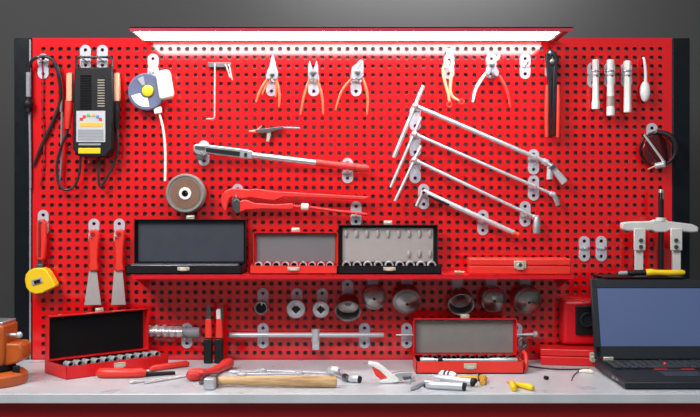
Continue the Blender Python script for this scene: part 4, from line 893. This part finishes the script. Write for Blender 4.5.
# folding knife
kp = B(383, 383); t = thing('folding_knife', 'folding knife with white sides and a red inlay', 'knife', (kp.x, kp.y, ZB))
th = math.radians(-34); Rk = Matrix.Rotation(th, 3, 'Y').inverted() if False else Matrix.Rotation(math.radians(30), 3, 'Y')
def kpnt(px, py, Y): return W(px, py, Y)
yk = kp.y
zmin = ZB + 0.0005
def flatp(out, y0, y1, nm, m, bev=0.002):
    P = [W(x, y, y0) for x, y in out]
    MB().poly(P, (0, y1 - y0, 0)).build(nm, m, t, bevel=bev)
bot = CY + (ZC - zmin) / kk(yk - 0.012)
flatp([(368, 363.5), (370, 362), (378, 363.5), (386, 369), (398, 378.5), (400, 382), (397, bot - 1), (390, bot), (381, bot), (379, 381), (383, 379.5), (388, 378.5), (380, 371), (372, 366.5), (368.4, 366)], yk - 0.012, yk + 0.012, 'handle', 'white', 0.003)
flatp([(372, 368.6), (374, 367), (380, 369), (388.5, 375.5), (389.5, 379), (382, 380), (376, 376.5)], yk - 0.009, yk + 0.009, 'inlay', 'redplastic', 0.003)
flatp([(392, 374.6), (400, 372.2), (411, 372), (412, 375), (405, 379), (399.5, 382)], yk - 0.006, yk + 0.006, 'blade', 'steel', 0.001)
flatp([(402, 376.5), (411, 376), (412.2, 379), (404, 380.5)], yk - 0.010, yk - 0.004, 'pivot_block', 'darksteel', 0.001)
# loose drivers in front of the middle case
lie('nut_driver', 'silver nut driver with dark ring, nearest in the pile before the case', 'driver',
    [('barrel', 'satin', [(427, 388.5), (429, 388.9), (436, 389.4), (460, 390.6), (463, 390.8)], [0.006, 0.0085, 0.0098, 0.0098, 0.0098]), ('ring', 'black', [(462.8, 390.8), (466, 391)], [0.0104, 0.0096]), ('nose', 'black', [(424, 387.5), (436, 388.3)], [0.0045, 0.006])], 'loose drivers before the middle case')
lie('nut_driver', 'silver nut driver with black cap, behind the nearest one', 'driver',
    [('barrel', 'satin', [(430, 381.5), (433, 381.8), (444, 383), (472, 386.4)], [0.006, 0.0095, 0.0105, 0.0098]), ('cap', 'black', [(471.5, 386.4), (474.5, 386.7), (476, 386.8)], [0.0108, 0.0108, 0.008])], 'loose drivers before the middle case')
lie('nut_driver', 'short pale driver with dark bands, farthest back in the pile', 'driver',
    [('barrel', 'white', [(440, 378), (442, 378.2), (452, 379.4), (456, 379.9)], [0.007, 0.0105, 0.0105, 0.008]), ('band', 'black', [(445, 378.6), (446.6, 378.8)], [0.0112, 0.0112]), ('band', 'black', [(449, 379), (450.6, 379.2)], [0.0112, 0.0112])], 'loose drivers before the middle case')
lie('screwdriver', 'amber screwdriver with a black and yellow end by the pile', 'screwdriver',
    [('handle', 'amber', [(456, 379.6), (458, 379.7), (476, 380.6), (479, 380.8)], [0.004, 0.0062, 0.0066, 0.006]), ('ring', 'black', [(478.5, 380.8), (481.5, 381)], [0.0088, 0.0092]), ('end', 'amber', [(481.3, 381), (484, 382.4), (482.5, 385.5)], [0.0088, 0.009, 0.007])])
def jaw_spanner():
    p = B(406, 386); t = thing('adjustable_spanner', 'pale adjustable spanner with a dark open jaw by the pile', 'spanner', (p.x, p.y, ZB))
    P = [B(x, y) + Vector((0, 0, 0.0006)) for x, y in ((411, 379), (420, 380), (440, 384.2), (441, 387), (424, 385), (416, 390), (410, 391.5), (411, 387.5), (417, 385), (414, 383), (409, 385))]
    MB().poly(P, (0, 0, 0.012)).build('body', 'satin', t, bevel=0.003)
    Q = [B(x, y) + Vector((0, 0, 0.0006)) for x, y in ((416, 384.6), (422, 385), (420, 387.4), (416, 389.4), (413, 388.2))]
    MB().poly(Q, (0, 0, 0.008)).build('jaw', 'darksteel', t, bevel=0.001)
jaw_spanner()
# yellow plugs
lie('wire_connector', 'short yellow plug with a copper tip, left one of the crossed pair', 'plug',
    [('body', 'yellow', [(511.5, 385.5), (512, 386.5), (513.5, 391), (514, 392)], [0.006, 0.0078, 0.0085, 0.006]), ('tip', 'copper', [(507.5, 383.6), (511.8, 386)], [0.0035, 0.005])], 'yellow plugs on the bench')
lie('wire_connector', 'longer yellow plug pointing right, right one of the crossed pair', 'plug',
    [('body', 'yellow', [(517, 387), (519, 387.5), (530, 390.4), (533, 391)], [0.0045, 0.0068, 0.0082, 0.006]), ('tip', 'copper', [(512.8, 385.2), (517.4, 387.2)], [0.003, 0.004])], 'yellow plugs on the bench')
lie('small_nut', 'tiny black nut lying left of the laptop', 'nut', [('nut', 'black', [(545, 379.5), (547.4, 380.2)], [0.0052, 0.0052])])
p = [B(x, y) + Vector((0, 0, 0.0022)) for x, y in ((527, 366.5), (540, 368.6), (556, 370), (570, 370.2), (582, 370), (589, 369.4))]
tag(MB().sweep(smooth_path(p, 6), 0.0022, 8).build('cable', 'cable'), 'thin black cable on the bench in front of the closed red case', 'cable')
p = [B(x, y) + Vector((0, 0, 0.0016)) for x, y in ((579, 371.5), (575, 374.5), (572.8, 377.5), (571.5, 381))]
tag(MB().sweep(smooth_path(p, 6), 0.0014, 8).build('wire_piece', 'cable'), 'short bent dark wire on the bench left of the laptop', 'wire')
lie('wooden_peg', 'pale tapered peg lying at the laptop back corner', 'peg', [('body', 'cream', [(579.5, 372.6), (584, 373), (590, 373.4), (593, 373.6)], [0.0035, 0.0055, 0.0058, 0.004])])

# ------------------------------------------------------------------ light
def area(name, loc, target, sx, sy, power, col=(1, 1, 1)):
    l = bpy.data.lights.new(name, 'AREA'); l.shape = 'RECTANGLE'; l.size = sx; l.size_y = sy; l.energy = power; l.color = col
    o = bpy.data.objects.new(name, l); C.objects.link(o); o.location = loc
    o.rotation_euler = (Vector(target) - Vector(loc)).to_track_quat('-Z', 'Y').to_euler(); return o
area('key_light', (-1.5, -1.75, 3.0), (0.0, 0, 1.2), 1.0, 1.0, 72, (1, 0.99, 0.98))  # soft key from the upper left, following the direction of the shadows
area('room_light', (0.5, -2.6, 3.2), (0.1, 0, 1.1), 2.0, 1.2, 42, (0.97, 0.985, 1))
area('wall_wash_light', (0.25, 0.22, 2.36), (0.25, 0.45, 1.95), 0.9, 0.1, 13)  # unseen lamp added close to the wall to brighten its upper middle
w = bpy.data.worlds.new('world'); sc.world = w; w.use_nodes = True
bg = w.node_tree.nodes['Background']; bg.inputs['Color'].default_value = (0.9, 0.95, 1.0, 1); bg.inputs['Strength'].default_value = 0.16

cam = bpy.data.cameras.new('camera'); cam.sensor_width = 36; cam.lens = 36 * F / 700
co = bpy.data.objects.new('camera', cam); C.objects.link(co); co.location = (0, -D, ZC); co.rotation_euler = (PI / 2, 0, 0)
sc.camera = co
sc.view_settings.view_transform = 'Standard'; sc.view_settings.look = 'None'; sc.view_settings.gamma = 1; sc.view_settings.exposure = 0.0
sc.view_settings.use_curve_mapping = False
